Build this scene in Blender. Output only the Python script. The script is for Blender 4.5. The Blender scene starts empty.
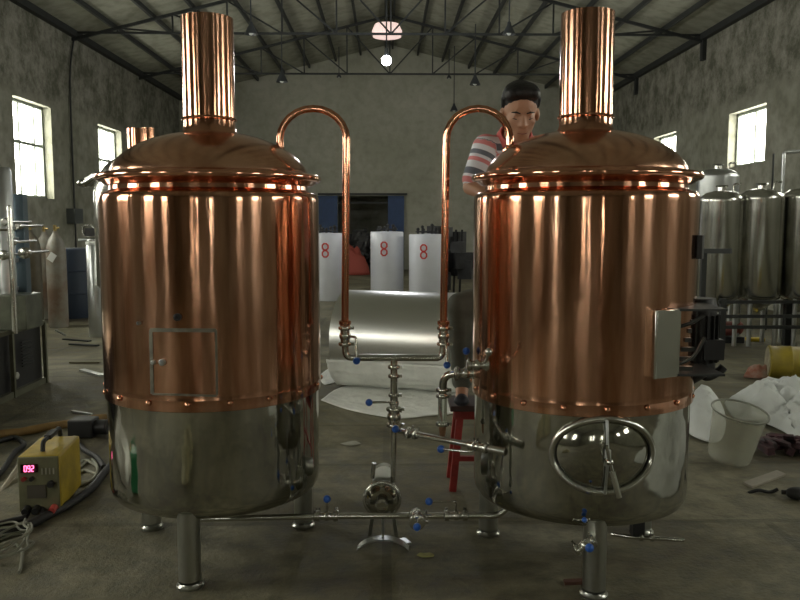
import bpy, bmesh, math, random
from mathutils import Vector, Matrix, noise
random.seed(7)
C = bpy.context.scene
COL = C.collection
PI = math.pi
# ---------------------------------------------------------------- camera
FPX = 790.0; PITCH = math.radians(5.64); YAW = math.radians(1.01); H = 1.4
cam_d = bpy.data.cameras.new('camera'); cam = bpy.data.objects.new('camera', cam_d); COL.objects.link(cam)
cam_d.sensor_width = 36.0; cam_d.lens = 36.0 * FPX / 800.0; cam_d.clip_end = 200
cam.location = (0, 0, H); cam.rotation_euler = (PI/2 - PITCH, 0, -YAW)
C.camera = cam
# ---------------------------------------------------------------- world, exposure
w = bpy.data.worlds.new('daylight'); C.world = w; w.use_nodes = True
bg = w.node_tree.nodes['Background']; bg.inputs[0].default_value = (1.0, 0.99, 0.90, 1); bg.inputs[1].default_value = 14.0
vs = C.view_settings; vs.view_transform = 'Standard'; vs.look = 'None'; vs.gamma = 1; vs.use_curve_mapping = False
vs.exposure = 0.43
XL, XR, YB, YF, EAVE, RIDGE = -5.95, 6.15, 23.3, -9.0, 4.97, 6.47
XM = (XL + XR) / 2
LWIN = [(y, y + 1.45) for y in (-5.55, -1.85, 1.85, 5.55, 9.25, 12.95, 16.7)]
RWIN = [(y, y + 1.4) for y in (-5.9, -2.1, 1.6, 5.4, 9.15, 12.9, 16.9)]
LZ = (1.81, 3.42); RZ = (2.37, 3.32)
def portal(x, y0, y1, z0, z1, sgn):
    l = bpy.data.lights.new('window_daylight', 'AREA'); l.shape = 'RECTANGLE'; l.size = z1 - z0; l.size_y = y1 - y0
    l.cycles.is_portal = True
    o = bpy.data.objects.new('window_daylight', l); COL.objects.link(o); o.location = (x, (y0+y1)/2, (z0+z1)/2)
    o.rotation_euler = (0, -sgn*PI/2, 0)
for a, b in LWIN: portal(XL - 0.26, a, b, LZ[0], LZ[1], 1)
for a, b in [(-2.3, -2.05), (-1.2, -.95), (1.6, 1.85)]:  # portals of the added narrow windows behind the camera
    l = bpy.data.lights.new('window_daylight', 'AREA'); l.shape = 'RECTANGLE'; l.size = b-a; l.size_y = 2.0; l.cycles.is_portal = True
    o = bpy.data.objects.new('window_daylight', l); COL.objects.link(o); o.location = ((a+b)/2, YF-.26, 2.1); o.rotation_euler = (PI/2, 0, PI)
for a, b in RWIN: portal(XR + 0.26, a, b, RZ[0], RZ[1], -1)

# ---------------------------------------------------------------- pixel helpers (only used to measure where things stand)
FW = Vector((math.sin(YAW), math.cos(YAW), 0)); RT = Vector((math.cos(YAW), -math.sin(YAW), 0)); UP = Vector((0, 0, 1))
def ray(px, py):
    u = (px - 400) / FPX; v = (300 - py) / FPX
    return u, math.cos(PITCH) + v*math.sin(PITCH), -math.sin(PITCH) + v*math.cos(PITCH)
def P(px, py, F):
    u, f, z = ray(px, py); t = F / f
    return FW*F + RT*(u*t) + UP*(H + z*t)
def G(px, py, zz=0.0):
    u, f, z = ray(px, py); t = (zz - H) / z
    return FW*(f*t) + RT*(u*t) + UP*zz
def Z(py, F): return P(400, py, F).z
def L(F, lat, z=0): return FW*F + RT*lat + UP*z

# ---------------------------------------------------------------- materials
MATS = {}
def node_mat(name):
    m = bpy.data.materials.new(name); m.use_nodes = True; nt = m.node_tree
    return m, nt, nt.nodes['Principled BSDF']
def mat(name, col, rough=0.5, metal=0.0, var=0.0, scale=6.0, bump=0.0, bscale=None, rvar=0.0, stretch=(1,1,1), col2=None, aniso=0, arot=0, emit=None, es=0, alpha=1, trans=0, coat=0, detail=4):
    if name in MATS: return MATS[name]
    m, nt, b = node_mat(name)
    N = nt.nodes; K = nt.links
    b.inputs['Base Color'].default_value = (*col, 1); b.inputs['Roughness'].default_value = rough; b.inputs['Metallic'].default_value = metal
    tc = N.new('ShaderNodeTexCoord'); mp = N.new('ShaderNodeMapping'); mp.inputs['Scale'].default_value = stretch
    K.new(tc.outputs['Object'], mp.inputs['Vector'])
    nz = N.new('ShaderNodeTexNoise'); nz.inputs['Scale'].default_value = scale; nz.inputs['Detail'].default_value = detail; nz.inputs['Roughness'].default_value = 0.6
    K.new(mp.outputs[0], nz.inputs['Vector'])
    if var or col2:
        r = N.new('ShaderNodeValToRGB'); r.color_ramp.elements[0].position = 0.35; r.color_ramp.elements[1].position = 0.65
        c2 = col2 or tuple(c*(1-var) for c in col)
        r.color_ramp.elements[0].color = (*c2, 1); r.color_ramp.elements[1].color = (*col, 1)
        K.new(nz.outputs['Fac'], r.inputs[0]); K.new(r.outputs[0], b.inputs['Base Color'])
    if rvar:
        mr = N.new('ShaderNodeMapRange'); mr.inputs[1].default_value = .3; mr.inputs[2].default_value = .7
        mr.inputs[3].default_value = rough; mr.inputs[4].default_value = rough + rvar
        K.new(nz.outputs['Fac'], mr.inputs[0]); K.new(mr.outputs[0], b.inputs['Roughness'])
    if bump:
        nb = N.new('ShaderNodeTexNoise'); nb.inputs['Scale'].default_value = bscale or scale; nb.inputs['Detail'].default_value = 3
        K.new(mp.outputs[0], nb.inputs['Vector'])
        bp = N.new('ShaderNodeBump'); bp.inputs['Strength'].default_value = 1; bp.inputs['Distance'].default_value = bump
        K.new(nb.outputs['Fac'], bp.inputs['Height']); K.new(bp.outputs[0], b.inputs['Normal'])
    if emit: b.inputs['Emission Color'].default_value = (*emit, 1); b.inputs['Emission Strength'].default_value = es
    if trans: b.inputs['Transmission Weight'].default_value = trans
    if alpha < 1: b.inputs['Alpha'].default_value = alpha
    if aniso: b.inputs['Anisotropic'].default_value = aniso; b.inputs['Anisotropic Rotation'].default_value = arot
    if coat: b.inputs['Coat Weight'].default_value = coat
    MATS[name] = m; return m

copper = mat('polished_copper', (0.80, 0.455, 0.31), 0.10, 1, col2=(0.50, 0.235, 0.135), scale=4, stretch=(3,3,.35), rvar=.06, bump=.0012, bscale=7.0, aniso=.85, arot=.25)
copper_dome = mat('spun_copper', (0.84, 0.49, 0.33), 0.12, 1, col2=(0.62, 0.31, 0.19), scale=7, rvar=.12, bump=.001, bscale=4)
copper_rim = mat('bright_copper', (0.85, 0.42, 0.27), 0.10, 1)
mirror = mat('mirror_steel', (0.47, 0.465, 0.41), 0.05, 1, var=.22, scale=6, bump=.0035, bscale=4.5, rvar=.06)
steel = mat('polished_steel', (0.62, 0.62, 0.58), 0.16, 1, var=.1, rvar=.08)
steel2 = mat('brushed_steel', (0.58, 0.60, 0.60), 0.30, 1, var=.1, rvar=.08)
legsteel = mat('satin_leg_steel', (0.50, 0.51, 0.47), 0.28, 1, var=.15)
blue = mat('blue_plastic', (0.02, 0.10, 0.42), 0.35)
black = mat('black_paint', (0.015, 0.015, 0.016), 0.45, var=.3)
rubber = mat('black_rubber', (0.016, 0.016, 0.016), 0.6)
red = mat('red_paint', (0.36, 0.03, 0.025), 0.5, var=.35, scale=14)
irond = mat('dark_painted_iron', (0.030, 0.033, 0.032), 0.6, var=.3)
white_wrap = mat('white_wrap', (0.74, 0.76, 0.84), 0.35, var=.06, scale=5, bump=.004, bscale=8)
redmark = mat('red_marker', (0.6, 0.05, 0.04), 0.6)
film = mat('plastic_film', (0.84, 0.85, 0.81), 0.35, var=.12, scale=9, bump=.03, bscale=9)
cloth_w = mat('white_cloth', (0.74, 0.77, 0.76), 0.85, var=.08, scale=7, bump=.006, bscale=14)
bulbm = mat('lit_bulb', (1,1,1), .3, emit=(0.95,0.98,1), es=30)
pinkm = mat('lit_pink_lamp', (.9,.75,.7), .4, emit=(1.0,.72,.66), es=.55)

# ---------------------------------------------------------------- mesh builder
class MB:
    def __init__(s): s.v = []; s.f = []; s.sm = []
    def add(s, vs_, fs, smooth=True):
        n = len(s.v); s.v += [Vector(v) for v in vs_]; s.f += [tuple(i+n for i in f) for f in fs]; s.sm += [smooth]*len(fs); return s
    def box(s, c, d, rot=None):
        c = Vector(c); h = Vector(d)/2; M = rot if rot is not None else Matrix.Identity(3)
        vs_ = [c + M @ Vector((x*h.x, y*h.y, z*h.z)) for z in (-1,1) for y in (-1,1) for x in (-1,1)]
        return s.add(vs_, [(0,2,3,1),(4,5,7,6),(0,1,5,4),(2,6,7,3),(0,4,6,2),(1,3,7,5)], False)
    def bar(s, p0, p1, wd, hd=None):
        p0 = Vector(p0); p1 = Vector(p1); d = p1-p0; M = frame(d)
        return s.box((p0+p1)/2, (wd, hd or wd, d.length), M)
    def tube(s, pts, r, n=12, cap=True, closed=False):
        pts = [Vector(p) for p in pts]; m = len(pts); rr = r if isinstance(r, (list, tuple)) else [r]*m
        T = []
        for i in range(m):
            a = pts[i-1] if (i or closed) else pts[i]; b = pts[(i+1) % m] if (i < m-1 or closed) else pts[i]
            T.append((b-a).normalized())
        M = frame(T[0]); x = M.col[0].copy(); vs_ = []
        for i in range(m):
            x = (x - T[i]*x.dot(T[i]))
            x = x.normalized() if x.length > 1e-6 else frame(T[i]).col[0].copy()
            y = T[i].cross(x)
            for k in range(n):
                a = 2*PI*k/n; vs_.append(pts[i] + (x*math.cos(a) + y*math.sin(a))*rr[i])
        fs = [(i*n+k, i*n+(k+1)%n, (i+1)*n+(k+1)%n, (i+1)*n+k) for i in range(m-1) for k in range(n)]
        if closed: fs += [((m-1)*n+k, (m-1)*n+(k+1)%n, (k+1)%n, k) for k in range(n)]
        elif cap: fs += [tuple(reversed(range(n))), tuple((m-1)*n+k for k in range(n))]
        return s.add(vs_, fs)
    def cyl(s, p0, p1, r, r1=None, n=20): return s.tube([p0, p1], [r, r if r1 is None else r1], n)
    def lathe(s, prof, c=(0,0,0), axis=(0,0,1), n=48, a0=0, a1=2*PI):
        M = frame(Vector(axis)); c = Vector(c); full = abs(a1-a0-2*PI) < 1e-6; k_ = n if full else n+1; vs_ = []
        for r, z in prof:
            for k in range(k_):
                a = a0 + (a1-a0)*k/n; vs_.append(c + M @ Vector((r*math.cos(a), r*math.sin(a), z)))
        fs = []
        for i in range(len(prof)-1):
            for k in range(n):
                k2 = (k+1) % k_ if full else k+1
                fs.append((i*k_+k, i*k_+k2, (i+1)*k_+k2, (i+1)*k_+k))
        if full:
            if prof[0][0] > 1e-5: fs.append(tuple(reversed(range(k_))))
            if prof[-1][0] > 1e-5: fs.append(tuple((len(prof)-1)*k_+k for k in range(k_)))
        return s.add(vs_, fs)
    def ball(s, c, r, n=14, sq=(1,1,1), rot=None):
        c = Vector(c); M = rot if rot is not None else Matrix.Identity(3); m = max(6, n//2+2); vs_ = []; 
        for i in range(1, m):
            t = PI*i/m
            for k in range(n):
                a = 2*PI*k/n; vs_.append(c + M @ Vector((r*sq[0]*math.sin(t)*math.cos(a), r*sq[1]*math.sin(t)*math.sin(a), r*sq[2]*math.cos(t))))
        vs_ += [c + M @ Vector((0,0,r*sq[2])), c - M @ Vector((0,0,r*sq[2]))]; q = (m-1)*n
        fs = [(i*n+k, (i+1)*n+k, (i+1)*n+(k+1)%n, i*n+(k+1)%n) for i in range(m-2) for k in range(n)]
        fs += [(q, k, (k+1)%n) for k in range(n)] + [(q+1, (m-2)*n+(k+1)%n, (m-2)*n+k) for k in range(n)]
        return s.add(vs_, fs)
    def torus(s, c, axis, R_, r, n=40, m=10):
        M = frame(Vector(axis)); c = Vector(c)
        return s.tube([c + M @ Vector((R_*math.cos(2*PI*k/n), R_*math.sin(2*PI*k/n), 0)) for k in range(n)], r, m, closed=True)
    def build(s, name, m, parent=None, label=None, cat=None, group=None, kind=None, bevel=0, org=None, sharp=40, normals=True):
        me = bpy.data.meshes.new(name)
        top = parent
        while top is not None and top.parent is not None: top = top.parent
        if top is not None: o0 = Vector(top.location); Mi = Matrix.Rotation(-top.rotation_euler.z, 3, 'Z')
        else: 
            if org is None:
                xs = [v.x for v in s.v]; ys = [v.y for v in s.v]; zs = [v.z for v in s.v]
                org = ((min(xs)+max(xs))/2, (min(ys)+max(ys))/2, min(zs))
            o0 = Vector(org); Mi = Matrix.Identity(3)
        me.from_pydata([Mi @ (v-o0) for v in s.v], [], s.f)
        me.polygons.foreach_set('use_smooth', s.sm); me.materials.append(m)
        if normals:
            bm = bmesh.new(); bm.from_mesh(me); bmesh.ops.recalc_face_normals(bm, faces=bm.faces); bm.to_mesh(me); bm.free()
        me.set_sharp_from_angle(angle=math.radians(sharp)); me.update()
        o = bpy.data.objects.new(name, me); COL.objects.link(o)
        if parent is None: o.location = o0
        else: o.parent = parent
        if bevel:
            b = o.modifiers.new('bevel', 'BEVEL'); b.width = bevel; b.segments = 2; b.limit_method = 'ANGLE'
        if label: o['label'] = label
        if cat: o['category'] = cat
        if group: o['group'] = group
        if kind: o['kind'] = kind
        return o
def frame(d):
    d = Vector(d).normalized(); a = Vector((0,0,1)) if abs(d.z) < .95 else Vector((0,1,0))
    if abs(d.z) > .99999: return Matrix.Identity(3) if d.z > 0 else Matrix(((1,0,0),(0,-1,0),(0,0,-1)))
    x = a.cross(d).normalized(); y = d.cross(x)
    return Matrix((x, y, d)).transposed()
def thing(name, label, cat, loc, group=None):
    o = bpy.data.objects.new(name, None); o.empty_display_size = .1; COL.objects.link(o)
    o.location = loc; o['label'] = label; o['category'] = cat
    if group: o['group'] = group
    return o
def copy_tree(o, parent=None):
    c = o.copy(); COL.objects.link(c); c.parent = parent
    for ch in list(o.children): copy_tree(ch, c)
    return c
def fillet(pts, rad, n=6):
    pts = [Vector(p) for p in pts]; out = [pts[0]]
    for i in range(1, len(pts)-1):
        a, b, c = pts[i-1], pts[i], pts[i+1]; u = (a-b).normalized(); v = (c-b).normalized()
        r = min(rad, (a-b).length*.48, (c-b).length*.48); p = b+u*r; q = b+v*r
        for k in range(n+1):
            t = k/n; out.append(p*(1-t)**2 + b*2*t*(1-t) + q*t*t)
    out.append(pts[-1]); return out
def spline(pts, n=8):
    pts = [Vector(p) for p in pts]; q = [pts[0]] + pts + [pts[-1]]; out = []
    for i in range(1, len(q)-2):
        a, b, c, d = q[i-1:i+3]
        for k in range(n):
            t = k/n; out.append(.5*((2*b) + (c-a)*t + (2*a-5*b+4*c-d)*t*t + (3*b-a-3*c+d)*t**3))
    out.append(pts[-1]); return out

# ---------------------------------------------------------------- structure materials
def wall_mat(name, base, dark, seed):
    m, nt, b = node_mat(name); N = nt.nodes; K = nt.links; b.inputs['Roughness'].default_value = .9
    tc = N.new('ShaderNodeTexCoord'); mp = N.new('ShaderNodeMapping'); mp.inputs['Location'].default_value = (seed, seed*2, seed*3); K.new(tc.outputs['Object'], mp.inputs[0])
    n1 = N.new('ShaderNodeTexNoise'); n1.inputs['Scale'].default_value = .55; n1.inputs['Detail'].default_value = 9; n1.inputs['Roughness'].default_value = .72; n1.inputs['Distortion'].default_value = .4
    n2 = N.new('ShaderNodeTexNoise'); n2.inputs['Scale'].default_value = 4.5; n2.inputs['Detail'].default_value = 5
    K.new(mp.outputs[0], n1.inputs['Vector']); K.new(mp.outputs[0], n2.inputs['Vector'])
    r = N.new('ShaderNodeValToRGB'); e = r.color_ramp.elements; e[0].position = .38; e[0].color = (*dark, 1); e[1].position = .62; e[1].color = (*base, 1)
    K.new(n1.outputs['Fac'], r.inputs[0])
    mx = N.new('ShaderNodeMixRGB'); mx.blend_type = 'MULTIPLY'; mx.inputs[0].default_value = .25 if seed == 5 else .5
    r2 = N.new('ShaderNodeValToRGB'); r2.color_ramp.elements[0].position = .36; r2.color_ramp.elements[0].color = (.5,.5,.46,1); r2.color_ramp.elements[1].position = .56
    K.new(n2.outputs['Fac'], r2.inputs[0]); K.new(r.outputs[0], mx.inputs[1]); K.new(r2.outputs[0], mx.inputs[2]); K.new(mx.outputs[0], b.inputs['Base Color'])
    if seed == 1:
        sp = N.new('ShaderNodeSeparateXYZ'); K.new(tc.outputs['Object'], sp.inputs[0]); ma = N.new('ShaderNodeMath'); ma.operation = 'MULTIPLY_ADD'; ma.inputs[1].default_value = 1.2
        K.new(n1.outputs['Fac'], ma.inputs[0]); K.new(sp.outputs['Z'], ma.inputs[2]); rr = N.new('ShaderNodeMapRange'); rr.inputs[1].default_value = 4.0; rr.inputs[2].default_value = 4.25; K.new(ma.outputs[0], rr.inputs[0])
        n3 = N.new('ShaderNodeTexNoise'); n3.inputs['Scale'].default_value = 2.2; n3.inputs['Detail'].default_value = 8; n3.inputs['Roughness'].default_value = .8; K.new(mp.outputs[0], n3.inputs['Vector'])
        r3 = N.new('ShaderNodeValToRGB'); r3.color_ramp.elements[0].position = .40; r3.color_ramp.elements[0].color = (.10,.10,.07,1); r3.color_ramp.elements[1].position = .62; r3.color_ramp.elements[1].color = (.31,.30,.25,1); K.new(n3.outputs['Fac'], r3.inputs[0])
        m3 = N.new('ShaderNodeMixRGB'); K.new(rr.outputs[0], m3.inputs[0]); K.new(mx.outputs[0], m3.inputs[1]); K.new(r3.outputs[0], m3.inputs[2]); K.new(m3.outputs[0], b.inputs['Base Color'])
    bp = N.new('ShaderNodeBump'); bp.inputs['Distance'].default_value = .02; K.new(n2.outputs['Fac'], bp.inputs['Height']); K.new(bp.outputs[0], b.inputs['Normal'])
    return m
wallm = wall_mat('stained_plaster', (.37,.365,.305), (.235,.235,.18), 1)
backm = wall_mat('grey_green_plaster', (.47,.465,.39), (.37,.37,.295), 5)
roofm = wall_mat('roof_sheet', (.33,.33,.265), (.29,.29,.23), 9)
def floor_mat():
    m, nt, b = node_mat('dirty_concrete'); N = nt.nodes; K = nt.links
    tc = N.new('ShaderNodeTexCoord'); co = tc.outputs['Object']
    def nz(s, d, ds=0):
        n = N.new('ShaderNodeTexNoise'); n.inputs['Scale'].default_value = s; n.inputs['Detail'].default_value = d; n.inputs['Roughness'].default_value = .7; n.inputs['Distortion'].default_value = ds
        K.new(co, n.inputs['Vector']); return n
    a = nz(.8, 8, .6); c = nz(7, 6); g = nz(45, 3)
    r = N.new('ShaderNodeValToRGB'); e = r.color_ramp.elements; e[0].position = .36; e[0].color = (.105,.088,.055,1); e[1].position = .64; e[1].color = (.31,.29,.205,1)
    x = r.color_ramp.elements.new(.5); x.color = (.18,.165,.105,1)
    K.new(a.outputs['Fac'], r.inputs[0])
    r2 = N.new('ShaderNodeValToRGB'); r2.color_ramp.elements[0].position = .34; r2.color_ramp.elements[0].color = (.30,.30,.25,1); r2.color_ramp.elements[1].position = .58; K.new(c.outputs['Fac'], r2.inputs[0])
    mx = N.new('ShaderNodeMixRGB'); mx.blend_type = 'MULTIPLY'; mx.inputs[0].default_value = .8; K.new(r.outputs[0], mx.inputs[1]); K.new(r2.outputs[0], mx.inputs[2])
    br = N.new('ShaderNodeTexBrick'); br.inputs['Scale'].default_value = .28; br.inputs['Mortar Size'].default_value = .006; br.inputs['Color1'].default_value = (1,1,1,1); br.inputs['Color2'].default_value = (.9,.9,.9,1); br.inputs['Mortar'].default_value = (.55,.55,.55,1)
    K.new(co, br.inputs['Vector'])
    m2 = N.new('ShaderNodeMixRGB'); m2.blend_type = 'MULTIPLY'; m2.inputs[0].default_value = .6; K.new(mx.outputs[0], m2.inputs[1]); K.new(br.outputs['Color'], m2.inputs[2])
    K.new(m2.outputs[0], b.inputs['Base Color'])
    mr = N.new('ShaderNodeMapRange'); mr.inputs[1].default_value = .35; mr.inputs[2].default_value = .65; mr.inputs[3].default_value = .5; mr.inputs[4].default_value = .85
    K.new(c.outputs['Fac'], mr.inputs[0]); K.new(mr.outputs[0], b.inputs['Roughness'])
    ad = N.new('ShaderNodeMath'); ad.operation = 'ADD'; K.new(c.outputs['Fac'], ad.inputs[0]); K.new(g.outputs['Fac'], ad.inputs[1])
    bp = N.new('ShaderNodeBump'); bp.inputs['Distance'].default_value = .006; K.new(ad.outputs[0], bp.inputs['Height']); K.new(bp.outputs[0], b.inputs['Normal'])
    return m
# ---------------------------------------------------------------- structure
MB().box(((XL+XR)/2, (YB+YF)/2, -.1), (XR-XL+.5, YB-YF+.5, .2)).build('floor', floor_mat(), kind='structure', org=(0,0,0))
def side_wall(name, x0, x1, wins, zz):
    b = MB(); xm = (x0+x1)/2; t = abs(x1-x0); h = EAVE+.02
    b.box((xm, (YF+YB)/2, zz[0]/2), (t, YB-YF, zz[0])); b.box((xm, (YF+YB)/2, (zz[1]+h)/2), (t, YB-YF, h-zz[1]))
    ys = [YF] + [v for w_ in wins for v in w_] + [YB]
    for i in range(0, len(ys), 2): b.box((xm, (ys[i]+ys[i+1])/2, (zz[0]+zz[1])/2), (t, ys[i+1]-ys[i], zz[1]-zz[0]))
    return b.build(name, wallm, kind='structure', org=(xm, 0, 0))
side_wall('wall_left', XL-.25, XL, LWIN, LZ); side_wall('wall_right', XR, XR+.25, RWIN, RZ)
def gable(name, y0, y1, m, hole=None):
    b = MB()
    def pr(poly):
        n = len(poly); b.add([(x, y0, z) for x, z in poly] + [(x, y1, z) for x, z in poly], [tuple(range(n)), tuple(reversed(range(n, 2*n)))] + [(i, (i+1)%n, n+(i+1)%n, n+i) for i in range(n)], False)
    if hole:
        hx0, hx1, hz = hole; rz = lambda x: EAVE + (RIDGE-EAVE)*(1-abs(x-XM)/(XR-XM))
        pr([(XL,0),(hx0,0),(hx0,rz(hx0)),(XL,EAVE)]); pr([(hx1,0),(XR,0),(XR,EAVE),(XM,RIDGE),(hx1,rz(hx1))]); pr([(hx0,hz),(hx1,hz),(hx1,rz(hx1)),(hx0,rz(hx0))])
    else: pr([(XL,0),(XR,0),(XR,EAVE),(XM,RIDGE),(XL,EAVE)])
    return b.build(name, m, kind='structure', org=((XL+XR)/2, y0, 0))
dl = P(338, 250, 23.3).x; dr = P(388, 250, 23.3).x; dz = Z(196, 23.3)
STREAK_WIN = [(-2.3, -2.05), (-1.2, -.95), (1.6, 1.85)]; FZ = (1.1, 3.1)  # unseen narrow windows, added to put vertical light streaks on the copper
def front_wall():
    o = gable('wall_front', YF-.25, YF, wallm); me = o.data
    b = MB(); y0, y1 = YF-.25, YF; rz = lambda x: EAVE + (RIDGE-EAVE)*(1-abs(x-XM)/(XR-XM))
    def pr(poly):
        n = len(poly); b.add([(x, y0, z) for x, z in poly] + [(x, y1, z) for x, z in poly], [tuple(range(n)), tuple(reversed(range(n, 2*n)))] + [(i, (i+1)%n, n+(i+1)%n, n+i) for i in range(n)], False)
    pr([(XL,0),(XR,0),(XR,FZ[0]),(XL,FZ[0])]); pr([(XL,FZ[1]),(XR,FZ[1]),(XR,EAVE),(XM,RIDGE),(XL,EAVE)])
    xs = [XL] + [v for w_ in STREAK_WIN for v in w_] + [XR]
    for i in range(0, len(xs), 2): pr([(xs[i],FZ[0]),(xs[i+1],FZ[0]),(xs[i+1],FZ[1]),(xs[i],FZ[1])])
    n = b.build('wall_front', wallm, kind='structure', org=((XL+XR)/2, y0, 0)); o_ = o.name; bpy.data.objects.remove(o); n.name = 'wall_front'
gable('wall_back', YB, YB+.25, backm, (dl, dr, dz)); front_wall()
b = MB(); yy0, yy1 = YB+.25, YB+2.2
b.box(((dl+dr)/2, yy1+.05, dz/2), (dr-dl+.3, .1, dz+.1)); b.box((dl-.1, (yy0+yy1)/2, dz/2), (.1, yy1-yy0, dz+.1)); b.box((dr+.1, (yy0+yy1)/2, dz/2), (.1, yy1-yy0, dz+.1)); b.box(((dl+dr)/2, (yy0+yy1)/2, dz+.05), (dr-dl+.3, yy1-yy0, .1)); b.box(((dl+dr)/2, (yy0+yy1)/2, -.05), (dr-dl+.3, yy1-yy0, .1))
b.build('trim_1', wallm, kind='structure')
def roof():
    b = MB(); t = .05; sl = (RIDGE-EAVE)/(XR-XM)
    for s in (-1, 1):
        x1 = XM + s*(XR-XM+.3); z1 = RIDGE - sl*(XR-XM+.3)
        b.add([(XM, YF-.25, RIDGE), (x1, YF-.25, z1), (x1, YB+.25, z1), (XM, YB+.25, RIDGE), (XM, YF-.25, RIDGE+t), (x1, YF-.25, z1+t), (x1, YB+.25, z1+t), (XM, YB+.25, RIDGE+t)],
              [(0,1,2,3),(4,7,6,5),(0,4,5,1),(1,5,6,2),(2,6,7,3),(3,7,4,0)], False)
    b.build('ceiling', roofm, kind='structure')
roof()
def pane_mat():
    m = bpy.data.materials.new('window_glass'); m.use_nodes = True; nt = m.node_tree; nt.nodes.clear(); N = nt.nodes; K = nt.links
    o = N.new('ShaderNodeOutputMaterial'); t = N.new('ShaderNodeBsdfTransparent'); t.inputs[0].default_value = (.95,.95,.93,1)
    g = N.new('ShaderNodeBsdfGlossy'); g.inputs['Roughness'].default_value = .05; mx = N.new('ShaderNodeMixShader'); mx.inputs[0].default_value = .06
    K.new(t.outputs[0], mx.inputs[1]); K.new(g.outputs[0], mx.inputs[2]); K.new(mx.outputs[0], o.inputs[0]); return m
panem = pane_mat(); framem = mat('grey_window_frame', (.26,.29,.25), .6)
wn = [0]
def window(x, y0, y1, z0, z1, splits, transom):
    wn[0] += 1
    f = MB(); t = .05
    f.box((x, (y0+y1)/2, z0+t/2), (.07, y1-y0, t)).box((x, (y0+y1)/2, z1-t/2), (.07, y1-y0, t)).box((x, y0+t/2, (z0+z1)/2), (.07, t, z1-z0)).box((x, y1-t/2, (z0+z1)/2), (.07, t, z1-z0))
    o = f.build('window_%d' % wn[0], framem, kind='structure')
    g = MB()
    for s in splits: g.box((x, y0+(y1-y0)*s, (z0+z1)/2), (.05, .045, z1-z0-.1))
    if transom: g.box((x, (y0+y1)/2, transom), (.052, y1-y0-.1, .05))
    g.build('mullion', framem, o)
    MB().box((x, (y0+y1)/2, (z0+z1)/2), (.006, y1-y0-.08, z1-z0-.08)).build('glass_pane', panem, o)
for a, b_ in LWIN: window(XL-.18, a, b_, LZ[0], LZ[1], (.36, .76), 2.73)
for a, b_ in RWIN: window(XR+.18, a, b_, RZ[0], RZ[1], (.5,), None)

for a, b_ in STREAK_WIN:  # frames and panes of the windows added for the copper's streaks
    wn[0] += 1; f = MB(); t = .04; y = YF-.18; z0, z1 = FZ
    f.box(((a+b_)/2, y, z0+t/2), (b_-a, .07, t)).box(((a+b_)/2, y, z1-t/2), (b_-a, .07, t)).box((a+t/2, y, (z0+z1)/2), (t, .07, z1-z0)).box((b_-t/2, y, (z0+z1)/2), (t, .07, z1-z0)).box(((a+b_)/2, y, (z0+z1)/2), (b_-a, .05, t))
    o = f.build('window_%d' % wn[0], framem, kind='structure')
    MB().box(((a+b_)/2, y, (z0+z1)/2), (b_-a-.06, .006, z1-z0-.06)).build('glass_pane', panem, o)
# roof steelwork
def truss(yy, label):
    r = thing('roof_truss', label, 'truss', (XM, yy, EAVE))
    sl = (RIDGE-EAVE)/(XR-XM); zt = lambda x: RIDGE-.13 - sl*abs(x-XM); zb = EAVE+.0
    MB().bar((XL, yy, zb), (XR, yy, zb), .04, .04).build('bottom_chord', irond, r)
    for s in (-1, 1): MB().bar((XM, yy, zt(XM)), (XM+s*(XR-XM), yy, zt(XR)-.0), .055, .055).build('top_chord', irond, r)
    st = 1.035
    for s in (-1, 1):
        for k in range(0, 6):
            x = XM+s*st*k
            if not (k == 0 and s == 1): MB().bar((x, yy, zb), (x, yy, zt(x)), .03).build('web_post', irond, r)
            if k < 5: MB().bar((x, yy, zb), (x+s*st, yy, zt(x+s*st)), .03).build('web_diagonal', irond, r)
truss(15.5, 'dark steel roof truss nearest the camera, its chord crossing above the vent stacks')
truss(19.6, 'dark steel roof truss farther back, its chord just above the hanging cone lamps')
sl = (RIDGE-EAVE)/(XR-XM)
for x in (-.1, .1, .82, 1.53, 2.29, 3.02, 3.77, 4.52, 5.27):
    for s in ((-1, 1)):
        if abs(x) < .2 and s == 1: continue
        xx = XM + s*x if abs(x) > .2 else XM + x
        z = RIDGE-.06 - sl*abs(xx-XM)
        ords = ('nearest the ridge', 'second from the ridge', 'third from the ridge', 'fourth from the ridge', 'third from the eave', 'second from the eave', 'lowest, next above the eave beam')
        pl_ = ('one of the close pair at the ridge, on its %s side' % ('left' if x < 0 else 'right')) if abs(x) < .2 else ords[(.82, 1.53, 2.29, 3.02, 3.77, 4.52, 5.27).index(x)] + ' on the ' + ('left' if s < 0 else 'right') + ' slope'
        MB().box((xx, (YF+YB)/2, z), (.05, YB-YF, .09)).build('roof_purlin', irond, label='dark steel roof purlin, %s' % pl_, cat='beam', group='roof purlins')
for s, n in ((-1, 'left'), (1, 'right')):
    x = XL+.06 if s < 0 else XR-.06
    MB().box((x, (YF+YB)/2, EAVE-.03), (.11, YB-YF, .12)).build('eave_beam', irond, label='dark steel eave beam along the top of the %s wall' % n, cat='beam')
for (s, yy, nm) in ((-1, 15.5, 'left wall under the near truss'), (1, 15.5, 'right wall under the near truss'), (1, 19.6, 'right wall under the far truss')):
    x = XL+.04 if s < 0 else XR-.05
    (MB().tube(spline([(x, yy, EAVE-.1), (x, yy-.25, 4.2), (x, yy-.3, 3.2), (x, yy-.3, 1.2), (x, yy-.3, .02)]), .017) if s < 0 else MB().box((XR-.04, yy, EAVE-.28), (.07, .14, .38))).build('wall_conduit' if s < 0 else 'truss_bracket', irond, label='dark %s on %s' % ('conduit running down' if s < 0 else 'truss bearing bracket fixed', nm), cat='pipe' if s < 0 else 'bracket')

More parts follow.
